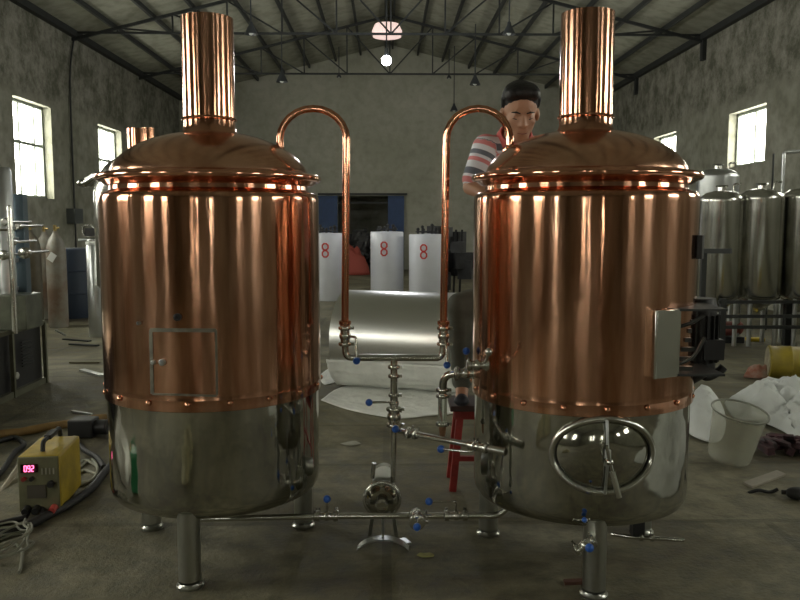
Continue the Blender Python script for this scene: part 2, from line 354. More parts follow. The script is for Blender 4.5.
# hanging lamps
lampm = mat('lamp_enamel', (.05,.055,.06), .4)
def cone_lamp(px, py, F, wpx, label, top=None):
    p = P(px, py, F); s = wpx/2*F/FPX; roofz = RIDGE-sl*abs(p.x-XM)
    t = thing('pendant_lamp', label, 'lamp', p, 'cone pendant lamps')
    MB().lathe([(s*.25, s*1.3), (s*.3, s*.9), (s*.62, s*.3), (s, -s*.5), (s*.96, -s*.5), (s*.58, s*.25), (s*.2, s*.8)], p, n=24).build('lamp_shade', lampm, t)
    MB().cyl(p+UP*s*1.2, Vector((p.x, p.y, top or roofz)), .012, n=8).build('stem', lampm, t)
    MB().ball(p-UP*s*.3, s*.36).build('bulb', mat('unlit_bulb', (.6,.62,.6), .2), t)
cone_lamp(251, 31, 15.0, 13, 'unlit dark cone pendant lamp beside the left vent stack')
cone_lamp(509, 31, 15.0, 13, 'unlit dark cone pendant lamp high up left of the right vent stack')
cone_lamp(282, 79, 18.9, 12, 'unlit dark cone pendant lamp above the left copper gooseneck pipe')
cone_lamp(475, 82, 18.9, 11, 'unlit dark cone pendant lamp just above left of the man\'s head')
cone_lamp(454, 109, 21.5, 8, 'small far pendant lamp over the right gooseneck pipe')
cone_lamp(339, 76, 22.0, 5, 'tiny dark lamp under the far truss, left of the lit bulb')
cone_lamp(449, 77, 22.0, 5, 'tiny dark lamp under the far truss, right of the lit bulb')
p = P(386.5, 60.5, 13.5)
t = thing('bulb_lamp', 'bright lit round bulb hanging from the roof ridge', 'lamp', p)
MB().ball(p, .082).build('bulb', bulbm, t); MB().cyl(p+UP*.07, p+UP*.2, .04, .03).build('socket', lampm, t); MB().cyl(p+UP*.19, Vector((p.x, p.y, RIDGE-.01)), .012, n=8).build('stem', lampm, t)
l = bpy.data.lights.new('bulb_light', 'POINT'); l.energy = 60; l.color = (.95,.97,1); l.shadow_soft_size = .09
o = bpy.data.objects.new('bulb_light', l); COL.objects.link(o); o.location = p - UP*.2
p = P(387, 31, 17.2)
t = thing('ridge_lamp', 'wide pale pink lamp glowing faintly behind the near truss', 'lamp', p)
MB().lathe([(.30,-.12),(.32,.0),(.26,.13),(.06,.18)], p, n=24).build('lamp_shade', pinkm, t); MB().cyl(p+UP*.16, Vector((p.x, p.y, RIDGE-.01)), .012, n=8).build('stem', lampm, t)

# ---------------------------------------------------------------- copper vessels
TR = .447
def vessel(F, lat, label, stack_label=None):
    c = L(F, lat); t = thing('copper_brew_vessel', label, 'brewing vessel', c)
    R = TR
    prof = [(R-.003, .693), (R, .695), (R, .71), (R, .732), (R+.0007, .735), (R+.0007, .738), (R, .741), (R, .76), (R, .78), (R, 1.05), (R, 1.475), (R, 1.490), (R-.002, 1.504), (R-.008, 1.514), (R-.018, 1.519), (R-.036, 1.523), (R-.043, 1.529), (R-.045, 1.545)]
    MB().lathe(prof, c, n=96).build('copper_jacket', copper, t)
    pr = [(R-.046, 1.544), (R-.030, 1.548), (R-.010, 1.562)]
    for k in range(7):
        a = -PI/2 + PI*k/6; pr.append((R-.003 + .015*math.cos(a), 1.578 + .015*math.sin(a)))
    pr += [(R-.02, 1.590), (R-.03, 1.597), (R-.04, 1.600)]
    MB().lathe(pr, c, n=96).build('rim_band', copper_rim, t)
    H_ = .168; rb = .400; pr = [(rb+.002, 1.588)]
    for k in range(0, 17):
        r = rb*math.sin(PI/2*(1 - k/17*.86)); pr.append((r, 1.598 + H_*1.03*max(0, 1-(r/rb)**2.2)**.62))
    pr.append((.107, 1.598 + H_*.985))
    MB().lathe(pr, c, n=96).build('copper_dome', copper_dome, t)
    s = .1055
    st = MB().lathe([(s+.022, 1.752), (s+.012, 1.762), (s+.004, 1.775), (s, 1.79), (s, 1.83), (s, 2.0), (s, 2.224), (s, 2.228), (s-.004, 2.228), (s-.004, 1.79)], c, n=48).build('vent_stack', copper, t)
    MB().lathe([(s-.002, 1.812), (s+.006, 1.815), (s+.008, 1.82), (s+.006, 1.825), (s-.002, 1.828)], c, n=48).build('collar', copper_rim, st)
    Rs = R-.010
    pr = [(0, .255), (Rs-.12, .257), (Rs-.045, .264), (Rs-.016, .278), (Rs-.004, .298), (Rs, .32), (Rs, .37), (Rs, .69), (Rs, .70)]
    MB().lathe(pr, c, n=96).build('steel_base', mirror, t)
    for ang in (3, 118, 239):
        a = math.radians(ang); q = c - FW*.40*math.cos(a)*1.0 - RT*.40*math.sin(a)
        lg = MB().cyl(Vector((q.x, q.y, .03)), Vector((q.x, q.y, .30)), .043, n=28).build('leg', legsteel, t)
        MB().lathe([(.051, .0), (.053, .010), (.047, .016), (.044, .022)], (q.x, q.y, 0), n=28).build('foot', legsteel, lg)
    for k in range(18):
        a = 2*PI*(k+.45)/18; d = Vector((math.cos(a), math.sin(a), 0)); q = c + d*(R+.003) + UP*.725
        MB().lathe([(.011, 0), (.010, .004), (.006, .007), (0, .009)], q, axis=d, n=10).build('bolt', copper_rim, t)
    return t, c
vl, cl = vessel(3.328, -.789, 'copper clad brew vessel on the left, with a rectangular plate outlined on its front')
vr, cr = vessel(3.254, .751, 'copper clad brew vessel on the right, with an oval manway in its steel base')
def on_cyl(c, R, px, py):
    """point where the pixel's ray meets the vertical cylinder, and the outward normal"""
    u, f, z = ray(px, py); d = FW*f + RT*u + UP*z; o = Vector((0, 0, H)); e = Vector((d.x, d.y)); q = Vector((o.x-c.x, o.y-c.y))
    A = e.dot(e); B = q.dot(e); Cc = q.dot(q)-R*R; t = (-B-math.sqrt(max(0, B*B-A*Cc)))/A; p = o+d*t
    n = Vector((p.x-c.x, p.y-c.y, 0)).normalized(); return p, n
# outlined plate on the left vessel
tape = mat('grey_weld_strip', (.20,.19,.15), .5, .5, var=.4, scale=30)
b = MB()
def strip(pa, pb, wd=.007):
    for k in range(12):
        a = (pa[0]+(pb[0]-pa[0])*k/12, pa[1]+(pb[1]-pa[1])*k/12); e = (pa[0]+(pb[0]-pa[0])*(k+1)/12, pa[1]+(pb[1]-pa[1])*(k+1)/12)
        p, n = on_cyl(cl, TR+.002, *a); q, m = on_cyl(cl, TR+.002, *e); d = (q-p).normalized(); z = n.cross(d).normalized()
        b.add([p-z*wd, q-z*wd, q+z*wd, p+z*wd, p-z*wd-n*.002, q-z*wd-n*.002, q+z*wd-n*.002, p+z*wd-n*.002], [(0,1,2,3),(4,7,6,5),(0,4,5,1),(3,2,6,7),(0,3,7,4),(1,5,6,2)])
strip((150,330), (216,330.5)); strip((150.5,330), (152,394)); strip((152,394), (216,396), .004); strip((216,330), (217,396), .004)
b.build('plate_outline', tape, vl)
for px, py, r in ((178,317,.014), (163,362,.012), (154,362,.008), (140,323,.007)):
    p, n = on_cyl(cl, TR, px, py)
    MB().lathe([(r, -.005), (r, .012), (r*.75, .014), (r*.6, .014), (r*.55, .004), (0, .004)], p, axis=n, n=20).build('port_fitting', steel2 if py != 317 else black, vl)
p, n = on_cyl(cl, TR, 143, 323)
# manway on right vessel
pm, nm = on_cyl(cr, TR-.01, 604, 455)
tx = UP.cross(nm).normalized(); e0 = .160; e1 = .118
def oval(cen, a, b_, n=64, bend=True):
    out = []
    for k in range(n):
        t = 2*PI*k/n; x = a*math.cos(t); y = b_*math.sin(t)
        q = cen + tx*x + UP*y
        if bend:
            R0 = TR-.01; q = q - nm*(R0 - math.sqrt(max(0, R0*R0-x*x)))
        out.append(q)
    return out
ring = MB().tube(oval(pm+nm*.012, e0*1.16, e1*1.17), .012, 10, closed=True); ring.build('manway_ring', steel, vr)
# domed oval lid
b = MB(); vs_ = []; nr = 10; nn = 64
for i in range(nr+1):
    s = 1-i/nr
    for k in range(nn):
        t = 2*PI*k/nn; x = e0*1.10*s*math.cos(t); y = e1*1.11*s*math.sin(t)
        vs_.append(pm + tx*x + UP*y + nm*(.004 - (TR - math.sqrt(TR*TR-x*x)) + .028*(1-s**3)))
b.add(vs_, [(i*nn+k, i*nn+(k+1)%nn, (i+1)*nn+(k+1)%nn, (i+1)*nn+k) for i in range(nr) for k in range(nn)])
lid = b.build('manway_door', mirror, vr)
MB().tube(oval(pm+nm*.010, e0*1.10, e1*1.11), .0035, 8, closed=True).build('gasket', rubber, lid)
b = MB(); pr = nm*.052
b.bar(pm+UP*.137+nm*.03, pm+pr+UP*.03, .010, .008).bar(pm-UP*.137+nm*.03, pm+pr-UP*.02, .010, .008).bar(pm+pr+UP*.035, pm+pr-UP*.025, .022, .014)
arm = b.build('clamp_arm', steel2, vr, bevel=.002)
MB().cyl(pm+pr*.6, pm+pr+nm*.035, .012).build('clamp_screw', steel, arm)
h = pm + pr + nm*.035
b = MB(); hd = tx*.26-UP; hd.normalize()
b.cyl(h-hd*.065+nm*.01, h+hd*.04, .006).cyl(h+hd*.035, h+hd*.13+nm*.01, .0105).ball(h, .013)
b.build('clamp_handle', steel, arm)

# copper goosenecks
def goose(pts, label, F):
    path = [P(x, y, f) for x, y, f in pts]; r = .0155
    t = thing('copper_gooseneck_pipe', label, 'pipe', path[-1])
    MB().tube(path, r, 16).build('pipe', copper_rim, t)
    MB().lathe([(.030,-.008),(.030,.003),(.020,.010),(.0165,.020)], path[0], axis=path[1]-path[0], n=24).build('dome_flange', copper_rim, t)
    MB().lathe([(.018,-.02),(.026,-.008),(.026,.004),(.018,.008)], path[-1], n=24).build('union', copper_rim, t)
def arc(x0, x1, ytop, y0, y1, F0, F1, ybot, xb):
    cx = (x0+x1)/2; rx = (x1-x0)/2; out = [(x0+.0, y0, F0), (x0, y0-8, F0)]
    for k in range(13):
        a = PI - PI*k/12; out.append((cx+rx*math.cos(a), y1 - (y1-ytop)*math.sin(a), F0+(F1-F0)*k/12))
    out += [(x1+(xb-x1)*.3, y1+50, F1), (xb, ybot, F1)]; return out
goose(arc(280, 346.5, 108.5, 152, 139, 3.33, 3.33, 322, 345), 'copper gooseneck pipe curving out of the left vessel dome and down', 3.33)
pts = arc(510, 446.5, 108.5, 150, 139, 3.26, 3.30, 322, 443.5)
goose(pts, 'copper gooseneck pipe curving out of the right vessel dome in front of the man', 3.3)
# burner / control box on the right vessel
bx = P(667, 344, 2.98)
side = (bx - cr); side.z = 0
p1, n1 = on_cyl(cr, TR, 668, 344); n1 = n1.normalized(); tx1 = UP.cross(n1)
t = thing('steel_control_box', 'bright stainless box mounted on the right flank of the right vessel', 'box', Vector((p1.x, p1.y, .95)) )
za = P(668, 378, 2.83).z; zb = P(668, 310, 2.83).z
Mx = Matrix((tx1, n1, UP)).transposed()
Mv = Matrix((RT, FW, UP)).transposed()
ce = P(684, 344, 3.02) ; 
fl = P(656.5, 344, 2.80); fr_ = P(680, 344, 2.86)
hh = zb-za; zc = (za+zb)/2
b = MB(); A = Vector((fl.x, fl.y, zc)); Bp = Vector((fr_.x, fr_.y, zc)); wv = (Bp-A)
b.box(A + FW*.045, (.010, .08, hh), Mv); b.box((A+Bp)/2 + FW*.01, (wv.length, .012, hh), Matrix((wv.normalized(), UP.cross(wv.normalized()), UP)).transposed()); b.build('front_plate', mat('bright_plate', (.78,.79,.74), .22, 1, var=.1), t, bevel=.002)
b = MB(); w2 = .17; x0 = Bp
for zo in (-.5, .5): b.box(x0 + FW*.12 + RT*(w2/2-.01) + UP*(hh*zo*.97), (w2+.02, .24, .008), Mv)
b.box(x0 + FW*.235 + RT*(w2/2-.02), (w2, .008, hh*.96), Mv)
b.build('housing', irond, t)
b = MB()
for k in range(7): b.box(x0 + FW*(.03+.02*k) + RT*(.03+.004*k) + UP*(-hh*.4+hh*.13*k), (.06+.01*(k%3), .014, .016), Mv)
b.tube(spline([x0+FW*.05+UP*.05+RT*.0, x0+FW*.03+RT*.05+UP*.07, x0+FW*.02+RT*.09+UP*.1]), .007).tube(spline([x0+FW*.03-UP*.09, x0+RT*.05-UP*.05, x0+RT*.09+UP*.02]), .006)
b.build('wiring', mat('dark_wiring', (.07,.07,.065), .35, .6), t)
t2 = thing('agitator_motor', 'black ribbed motor bolted beside the stainless box on the right vessel', 'motor', x0+RT*.12+FW*.1-UP*.12)
mc = P(700, 335, 3.15)
b = MB(); b.cyl(mc-UP*.13, mc+UP*.10, .062, n=28)
for k in range(16):
    a = 2*PI*k/16; d = Vector((math.cos(a), math.sin(a), 0)); b.box(mc+d*.066-UP*.01, (.016, .004, .19), Matrix.Rotation(a, 3, 'Z'))
b.build('motor_body', black, t2); MB().cyl(mc+UP*.10, mc+UP*.15, .066, .055).build('fan_cover', black, t2)
b = MB().box(mc+RT*.03-FW*.05-UP*.05, (.08,.05,.08), Mv).tube(spline([mc-UP*.13, mc-UP*.17+RT*.03, mc-UP*.15+RT*.08, mc-UP*.13+RT*.10]), .018); b.build('terminal_box', black, t2, bevel=.004)
MB().cyl(mc-UP*.13-RT*.0, mc-UP*.19-RT*.06, .05, .03).build('gearbox', black, t2)
p, n = on_cyl(cr, TR, 697, 247)
MB().box(p+n*.012, (.04,.02,.09), Matrix((UP.cross(n), n, UP)).transposed()).build('side_bracket', black, vr)

# ---------------------------------------------------------------- stainless pipework
PF = 3.30
def clampring(p, d, r=.026, parent=None):
    d = Vector(d).normalized(); M = frame(d)
    b = MB().lathe([(r*.78,-.009),(r,-.006),(r*1.06,0),(r,.006),(r*.78,.009)], p, axis=d, n=22)
    e = M.col[0]; b.box(Vector(p)+e*(r*1.15), (.014,.012,.012), M); b.cyl(Vector(p)+e*(r*1.2)-M.col[1]*.004, Vector(p)+e*(r*1.2)+M.col[1]*.024, .004, n=8)
    return b.build('clamp', steel, parent)
def valve(p, d, lever, label, knob=None, r=.020):
    p = Vector(p); d = Vector(d).normalized(); t = thing('steel_valve', label, 'valve', p)
    MB().cyl(p-d*.03, p+d*.03, r*1.0).ball(p, r*1.25).build('valve_body', steel, t)
    clampring(p-d*.034, d, r*1.35, t); clampring(p+d*.034, d, r*1.35, t)
    pts = [p] + [Vector(q) for q in lever]
    hm = MB().tube(fillet(pts, .012), .0052, 10).build('lever', steel, t)
    e = pts[-1]; MB().ball(e, .0155, sq=(1,1,1)).build('knob', knob or blue, hm)
    return t
pr_ = .0145
# crossover U pipe with tee
u = [P(345, 347, PF), P(350, 357, PF), P(438, 358, PF), P(442.5, 349, PF)]
t = thing('crossover_pipe', 'stainless U shaped crossover pipe joining the two copper goosenecks', 'pipe', P(394, 358, PF))
ux = fillet([P(345, 345, PF), P(346, 357.5, PF), P(442, 358, PF), P(443, 345, PF)], .05)
MB().tube(ux, pr_, 16).build('pipe', steel, t)
MB().tube([P(394, 358, PF), P(394, 372, PF)], pr_, 16).build('tee_branch', steel, t)
clampring(P(394, 367, PF), UP, .025, t)
valve(P(345, 336, PF), UP, [P(356, 337, PF-.05), P(356.5, 361, PF-.06)], 'stainless valve at the foot of the left gooseneck with a blue knob hanging down')
valve(P(443.5, 336, PF), UP, [P(446, 345, PF-.04), P(447, 365, PF-.05)], 'stainless valve at the foot of the right gooseneck pipe')
# drop pipe
t = thing('drop_pipe', 'vertical stainless pipe dropping from the crossover pipe tee', 'pipe', P(394, 420, PF))
MB().tube([P(394, 367, PF), P(394, 408, PF)], pr_*1.05, 16).build('pipe', steel, t); clampring(P(394, 376, PF), UP, .024, t)
valve(P(394, 417, PF), UP, [P(394, 430, PF-.06), P(395.5, 429, PF-.09)], 'stainless valve below the drop pipe with its blue knob facing the camera', r=.024)
valve(P(394, 403, PF-.0), UP, [P(388, 402, PF-.04), P(369, 402.5, PF-.05)], 'stainless valve on the drop pipe with a blue knob pointing left', r=.017)
MB().tube([P(394, 428, PF), P(393, 482, PF)], pr_*.82, 14).build('pump_riser_pipe', steel, label='thin vertical stainless pipe rising from the pump outlet', cat='pipe')
# slanting pipe to the right vessel
q0, q1 = P(399, 431, PF-.08), P(506, 452, 2.90)
dd = (q1-q0).normalized()
t = thing('slanting_pipe', 'bright stainless pipe slanting down to the front of the right vessel', 'pipe', q0)
MB().tube([q0, q1], .0115, 16).build('pipe', steel, t); clampring(q0+dd*.05, dd, .024, t); clampring(q0+dd*.085, dd, .022, t); clampring(q0+dd*.37, dd, .022, t)
MB().cyl(q1-dd*.07, q1, .0155).build('sleeve', steel, t)
valve(q0+dd*.39, dd, [P(470, 452, 2.93), P(441, 449, 3.0)], 'stainless valve near the end of the slanting pipe with lever below it', r=.015)
# elbow branch into the right vessel, sight glass under it
t = thing('elbow_pipe', 'curved stainless elbow entering the left flank of the right vessel', 'pipe', P(443, 398, PF))
MB().tube(fillet([P(442.5, 396, PF), P(443.5, 374, PF-.02), P(476, 373, PF-.06), P(486, 371, PF-.1)], .07, 8), .0165, 16).build('pipe', steel, t)
clampring(P(442.5, 390, PF), UP, .027, t); clampring(P(456, 374, PF-.04), RT, .026, t)
valve(P(466, 373, PF-.06), RT, [P(466, 366, PF-.07), P(466.3, 351, PF-.08)], 'stainless valve on the elbow pipe with an upright blue knobbed lever', r=.019)
valve(P(478, 365, 2.98), RT, [P(486, 362, 2.93), P(489, 352, 2.90)], 'polished valve against the left side of the right copper jacket', knob=steel, r=.017)
t = thing('sight_glass', 'upright clear sight glass tube between two clamps left of the right vessel', 'sight glass', P(443, 440, PF))
MB().tube([P(442.5, 396, PF), P(442.5, 422, PF)], .019, 18).build('glass_tube', mat('clear_tube', (.75,.8,.72), .08, trans=.85), t)
clampring(P(442.5, 396, PF), UP, .027, t); clampring(P(442.5, 424, PF), UP, .028, t)
MB().cyl(P(442.5, 424, PF), P(442.5, 436, PF), .018, .012).build('reducer', mat('reddish_brass', (.5,.28,.18), .3, .9), t)
# bottom manifold
mf = 3.13
t = thing('bottom_manifold_pipe', 'long stainless pipe running low between the two vessels', 'pipe', P(350, 516, mf))
MB().tube(fillet([P(196, 519, 3.2), P(330, 516, mf), P(498, 515.5, mf), P(508, 508, mf+.0), P(508, 474, mf+.03)], .06), .0125, 16).build('pipe', steel, t)
for x in (316, 337, 446, 466): clampring(P(x, 515.7, mf), RT, .021, t)
MB().cyl(P(508, 484, mf), P(508, 472, mf), .022).build('outlet_collar', steel, t)
valve(P(327, 516, mf), RT, [P(327, 505, mf-.02), P(327, 499, mf-.02)], 'stainless valve on the bottom pipe near the left vessel, lever upright', r=.016)
valve(P(456, 515.5, mf), RT, [P(456, 501, mf-.03), P(429, 501.5, mf-.04)], 'stainless valve on the bottom pipe with a blue knob reaching left', r=.016)
valve(P(417, 519, mf-.04), -FW, [P(417, 526, mf-.17), P(417, 527, mf-.18)], 'round end valve facing the camera under the bottom pipe, blue knob in front', r=.024)
# pump
pc = P(381, 497, 3.28)
t = thing('transfer_pump', 'small stainless transfer pump with motor on the floor between the vessels', 'pump', Vector((pc.x, pc.y, 0)))
mt = P(385, 475, 3.50)
MB().cyl(P(384, 478, 3.36), P(384, 474, 3.58), .052, n=28).cyl(P(384, 474, 3.58), P(384, 473, 3.62), .047).build('motor', legsteel, t)
hd = P(382, 500, 3.24)
MB().lathe([(.0,.03),(.05,.028),(.066,.01),(.07,-.01),(.07,-.05),(.055,-.07)], hd, axis=-FW, n=32).build('pump_head', mirror, t)
MB().torus(hd+FW*.01, FW, .074, .009).build('clamp_band', steel, t)
MB().cyl(hd-FW*.02, hd-FW*.08, .019).lathe([(.022,-.006),(.028,0),(.022,.006)], hd-FW*.07, axis=FW, n=20).build('inlet', steel, t)
b = MB()
for s in (-1, 1): b.bar(hd+FW*.16+RT*s*.03-UP*.02, Vector((hd.x,hd.y,0))+FW*.18+RT*s*.06, .016, .02)
b.cyl(hd+FW*.04, hd+FW*.15, .045); b.build('pump_bracket', legsteel, t)
MB().tube([P(372.5, 478, 3.3), P(374, 463, 3.3)], .010, 12).build('lever', steel, t)
# arched stand foot
fp = G(383, 548)
t = thing('arched_stand', 'curved steel cradle foot on a short rod standing on the floor by the pump', 'stand', fp)
pts = []
for k in range(17):
    a = math.radians(155 - 130*k/16); pts.append(fp + RT*(.112*math.cos(a)/.9) + UP*(-.035+.082*math.sin(a)) - FW*.0)
b = MB()
vs_ = []
for q in pts: vs_ += [q-FW*.025, q+FW*.025, q+FW*.025-UP*.006, q-FW*.025-UP*.006]
fs = [(4*i+j, 4*i+(j+1)%4, 4*i+4+(j+1)%4, 4*i+4+j) for i in range(16) for j in range(4)] + [(3,2,1,0), (64,65,66,67)]
b.add(vs_, fs).build('cradle', steel2, t)
MB().cyl(fp+UP*.045, Vector((fp.x, fp.y, P(383,519,3.0).z)), .006).build('rod', steel2, t)
# drain valve on front leg of right vessel
valve(P(585, 545, 2.78), (RT*.7+UP*.4), [P(589, 548, 2.70), P(589.5, 548, 2.67)], 'small drain valve hanging beside the front leg of the right vessel', r=.017)
MB().tube(fillet([P(586, 543, 2.79), P(590, 534, 2.84), P(587, 512, 2.92)], .02), .008).build('drain_spout', steel, vr)
MB().ball(P(584.5, 520, 2.80), .010).build('blue_cap', blue, vr)
t = thing('underside_drain_pipe', 'thin stainless drain pipe sticking out right under the right vessel', 'pipe', P(650, 535, 3.3))
MB().tube([P(612, 534, 3.3), P(632, 537, 3.25), P(684, 540, 3.2)], .009).build('pipe', steel, t); clampring(P(641, 537, 3.24), RT, .016, t); clampring(P(652, 537.5, 3.23), RT, .016, t)
MB().box(P(637, 531, 3.26)+UP*.03, (.05,.05,.09), Mv).build('valve_block', black, t)
MB().bar(P(564, 592, 2.95), P(586, 591, 2.95), .03, .012).build('steel_flat_offcut', mat('rusty_flat', (.10,.045,.03), .7), label='short rusty flat offcut on the floor left of the right vessel front foot', cat='scrap').location.z = .0

# ---------------------------------------------------------------- floor centre: vessel shell, sheet, bench
shm = mat('milled_sheet', (.80,.80,.78), .30, 1, var=.03, stretch=(1,1,6), scale=3)
c0, c1 = P(347, 341, 6.75), P(460, 343, 6.45)
zc_ = .415; c0.z = zc_; c1.z = zc_
t = thing('steel_shell_cylinder', 'large bright steel cylinder lying on white film behind the pipes', 'cylinder', Vector((c0.x, c0.y, 0)))
ax = (c1-c0)
MB().lathe([(.40,0),(.405,0),(.405,ax.length),(.398,ax.length),(.398,.01)], c0, axis=ax, n=64).build('shell', shm, t)
MB().lathe([(0,.02),(.30,.02),(.398,.05)], c0, axis=ax, n=48).build('end_plate', steel2, t)
MB().lathe([(0,ax.length-.02),(.30,ax.length-.02),(.398,ax.length-.05)], c0, axis=ax, n=48).build('end_plate', steel2, t)
# film wrapped on its lower half
b = MB(); M = frame(ax); n_ = 30; m_ = 26; vs_ = []; fs = []
for i in range(m_):
    for k in range(n_):
        a = math.radians(198 + 66*k/(n_-1)); s = (i/(m_-1))*(ax.length+.06)-.03
        # angles measured from horizontal away, in plane normal to axis
        dirv = FW*math.cos(a)*1.0 + UP*math.sin(a); dirv = (dirv - ax.normalized()*dirv.dot(ax.normalized())).normalized()
        rr = .418 + .012*noise.noise(Vector((s*7, k*.4, 3))) + .006*noise.noise(Vector((s*20, k*1.1, 8)))
        q = c0 + ax.normalized()*s + dirv*rr; q.z = max(q.z, .012); vs_.append(q)
fs = [(i*n_+k, i*n_+k+1, (i+1)*n_+k+1, (i+1)*n_+k) for i in range(m_-1) for k in range(n_-1)]
o = b.add(vs_, fs).build('film_wrap', film, t); md = o.modifiers.new('solid', 'SOLIDIFY'); md.thickness = .006
def sheet(name, outline, m, label, cat, amp=.02, fr=6, thick=.006, base=.006, dome=0, seed=0, sub=26, group=None, cx=None):
    """crumpled sheet over an outline on the floor: closed fan grid with folds"""
    pts = [Vector(p) for p in outline]; cen = sum(pts, Vector())/len(pts) if cx is None else Vector(cx)
    ring_ = spline(pts+[pts[0]], 5)[:-1]; n = len(ring_); vs_ = []
    for i in range(sub+1):
        s = i/sub
        for k, q in enumerate(ring_):
            w_ = cen.lerp(q, s); v = Vector((w_.x*fr, w_.y*fr, seed))
            h = abs(noise.noise(v))*1.2 + .5*abs(noise.noise(v*2.3)) + .25*abs(noise.noise(v*5.1))
            e = (1-s**4)
            w_.z = base + amp*h*e + dome*(1-s*s)**.8; vs_.append(w_)
    fs = [(i*n+k, i*n+(k+1)%n, (i+1)*n+(k+1)%n, (i+1)*n+k) for i in range(sub) for k in range(n)]
    b = MB().add(vs_, fs); o = b.build(name, m, label=label, cat=cat, group=group, sharp=70, normals=False)
    bm = bmesh.new(); bm.from_mesh(o.data); bmesh.ops.remove_doubles(bm, verts=bm.verts, dist=1e-5); bmesh.ops.recalc_face_normals(bm, faces=bm.faces); bm.to_mesh(o.data); bm.free()
    md = o.modifiers.new('solid', 'SOLIDIFY'); md.thickness = thick; md.offset = 0
    return o
sheet('plastic_sheet', [G(321,401), G(352,386), G(440,390), G(468,396), G(462,412), G(425,417), G(395,419), G(350,411)], film, 'flat white plastic sheet on the floor under the big steel cylinder', 'sheet', amp=.015, base=.008)
sheet('film_scrap', [G(319,377), G(330,369), G(341,374), G(336,382), G(324,385)], film, 'small crumpled pale film left of the big steel cylinder', 'scrap', amp=.04)
# red bench the man stands on
b0 = P(449, 403, 4.05); bz = b0.z
cB = L(4.12, .27+.28); 
t = thing('red_bench', 'low red painted bench behind the right vessel, man\'s foot on it', 'bench', Vector((cB.x, cB.y, 0)))
x0b, x1b = -.29, .36
fA = lambda lat, F, z: L(F, lat+.55, z)
MB().box(L(4.13, .55+.035, bz-.02), (.65, .26, .03), Mv).build('seat', mat('dark_seat_board', (.06,.03,.025), .6), t, bevel=.004)
MB().box(L(4.03, .55+.035, bz-.055), (.60, .025, .05), Mv).box(L(4.23, .55+.035, bz-.055), (.60, .025, .05), Mv).build('apron', red, t)
for sx in (-1, 1):
    for sy in (-1, 1):
        top = L(4.13+sy*.09, .585+sx*.27, bz-.035); bot = L(4.13+sy*.115, .585+sx*.31, .0)
        MB().bar(bot, top, .036, .036).build('leg', red, t)
MB().bar(L(4.03, .29, .17), L(4.03, .88, .17), .025).build('stretcher', red, t)
bench_top = bz-.005

# ---------------------------------------------------------------- back of the hall: wrapped tanks, doors, scrap
def wrapped(px, w_px, F, ytop, label):
    c = P(px, ytop, F); r = w_px/2*F/FPX; zt = c.z; c.z = 0
    t = thing('wrapped_tank', label, 'tank', c, 'white wrapped tanks')
    MB().lathe([(r*.93,.0),(r,.03),(r,zt-.03),(r*.97,zt-.005),(0,zt+.01)], c, n=40).build('wrapped_body', white_wrap, t)
    fit = MB()
    for k in range(6):
        a = k*1.1+px; q = c + Vector((math.cos(a)*r*.5, math.sin(a)*r*.4, zt)); hh_ = .06+.1*random.random(); fit.cyl(q, q+UP*hh_, .02).ball(q+UP*hh_, .03, 8)
    fit.torus(c+UP*(zt+.04), UP, r*.6, .015, 24, 6)
    fit.build('top_fittings', black, t)
    # number 8 drawn on the wrap
    b = MB(); nd = (-Vector((c.x, c.y, 0))).normalized(); a0 = math.atan2(nd.y, nd.x) - (.18)
    def pt(u_, v_): 
        a = a0 + u_/r; return c + Vector((math.cos(a)*(r+.004), math.sin(a)*(r+.004), v_))
    zc2 = zt-.30
    for s in (-1, 1):
        b.tube([pt(.055*math.cos(q)*(1), zc2+s*.062+.06*math.sin(q)) for q in [2*PI*(k+.5)/8 for k in range(8)]], .015, 6, closed=True)
    b.build('number_8', redmark, t)
    return t
wrapped(328, 32, 14.2, 233, 'white wrapped tank with red 8 close to the left copper vessel')
wrapped(387, 33, 14.2, 231.5, 'white wrapped tank with red 8 in the middle of the three')
wrapped(427, 36, 14.0, 234, 'white wrapped tank with red 8 behind the right gooseneck pipe')
bluep = mat('blue_door_paint', (.035,.075,.19), .5, var=.2)
for (xa, xb, lab, sd) in ((318, 338, 'blue sheet metal door leaf left of the rear opening', 1), (388, 404, 'blue sheet metal door leaf right of the rear opening', 2)):
    p0 = P(xa, 250, YB-.06); p1_ = P(xb, 250, YB-.06)
    t = thing('sliding_door_leaf', lab, 'door', ((p0.x+p1_.x)/2, YB-.08, 0))
    MB().box(((p0.x+p1_.x)/2, YB-.08, dz/2), (p1_.x-p0.x, .05, dz)).build('door_panel', bluep, t)
    b = MB()
    for z in (.08, dz/2, dz-.05): b.box(((p0.x+p1_.x)/2, YB-.115, z), (p1_.x-p0.x, .02, .06))
    b.build('rail', mat('blue_rail', (.02,.05,.13), .5), t)
MB().box(((dl+dr)/2, YB-.10, dz+.05), (2.6, .06, .06)).build('door_track', irond, label='thin dark track beam over the rear opening', cat='rail')
MB().box(((dl+dr)/2, YB-.10, dz-.20), (dr-dl, .04, .05)).build('cross_rail', irond, label='second dark rail just below the door track', cat='rail')
scr = mat('mixed_scrap', (.10,.10,.095), .7, 0, col2=(.035,.035,.04), scale=3)
b = MB()
for k in range(90):
    x = dl+.1+(dr-dl-.2)*random.random(); y = YB-.25-1.2*random.random(); z = max(.05, random.random()*1.1*(1-.45*abs(x-(dl+dr)/2)))
    M = Matrix.Rotation(random.random()*3, 3, 'Z') @ Matrix.Rotation(random.random()*2-1, 3, 'X')
    b.box((x, y, z), (.1+.35*random.random(), .05+.1*random.random(), .1+.3*random.random()), M)
o = b.build('scrap_heap', scr, label='dark jumbled scrap heap in front of the rear opening', cat='scrap heap', kind='stuff')
q = P(350, 256, 21.0)
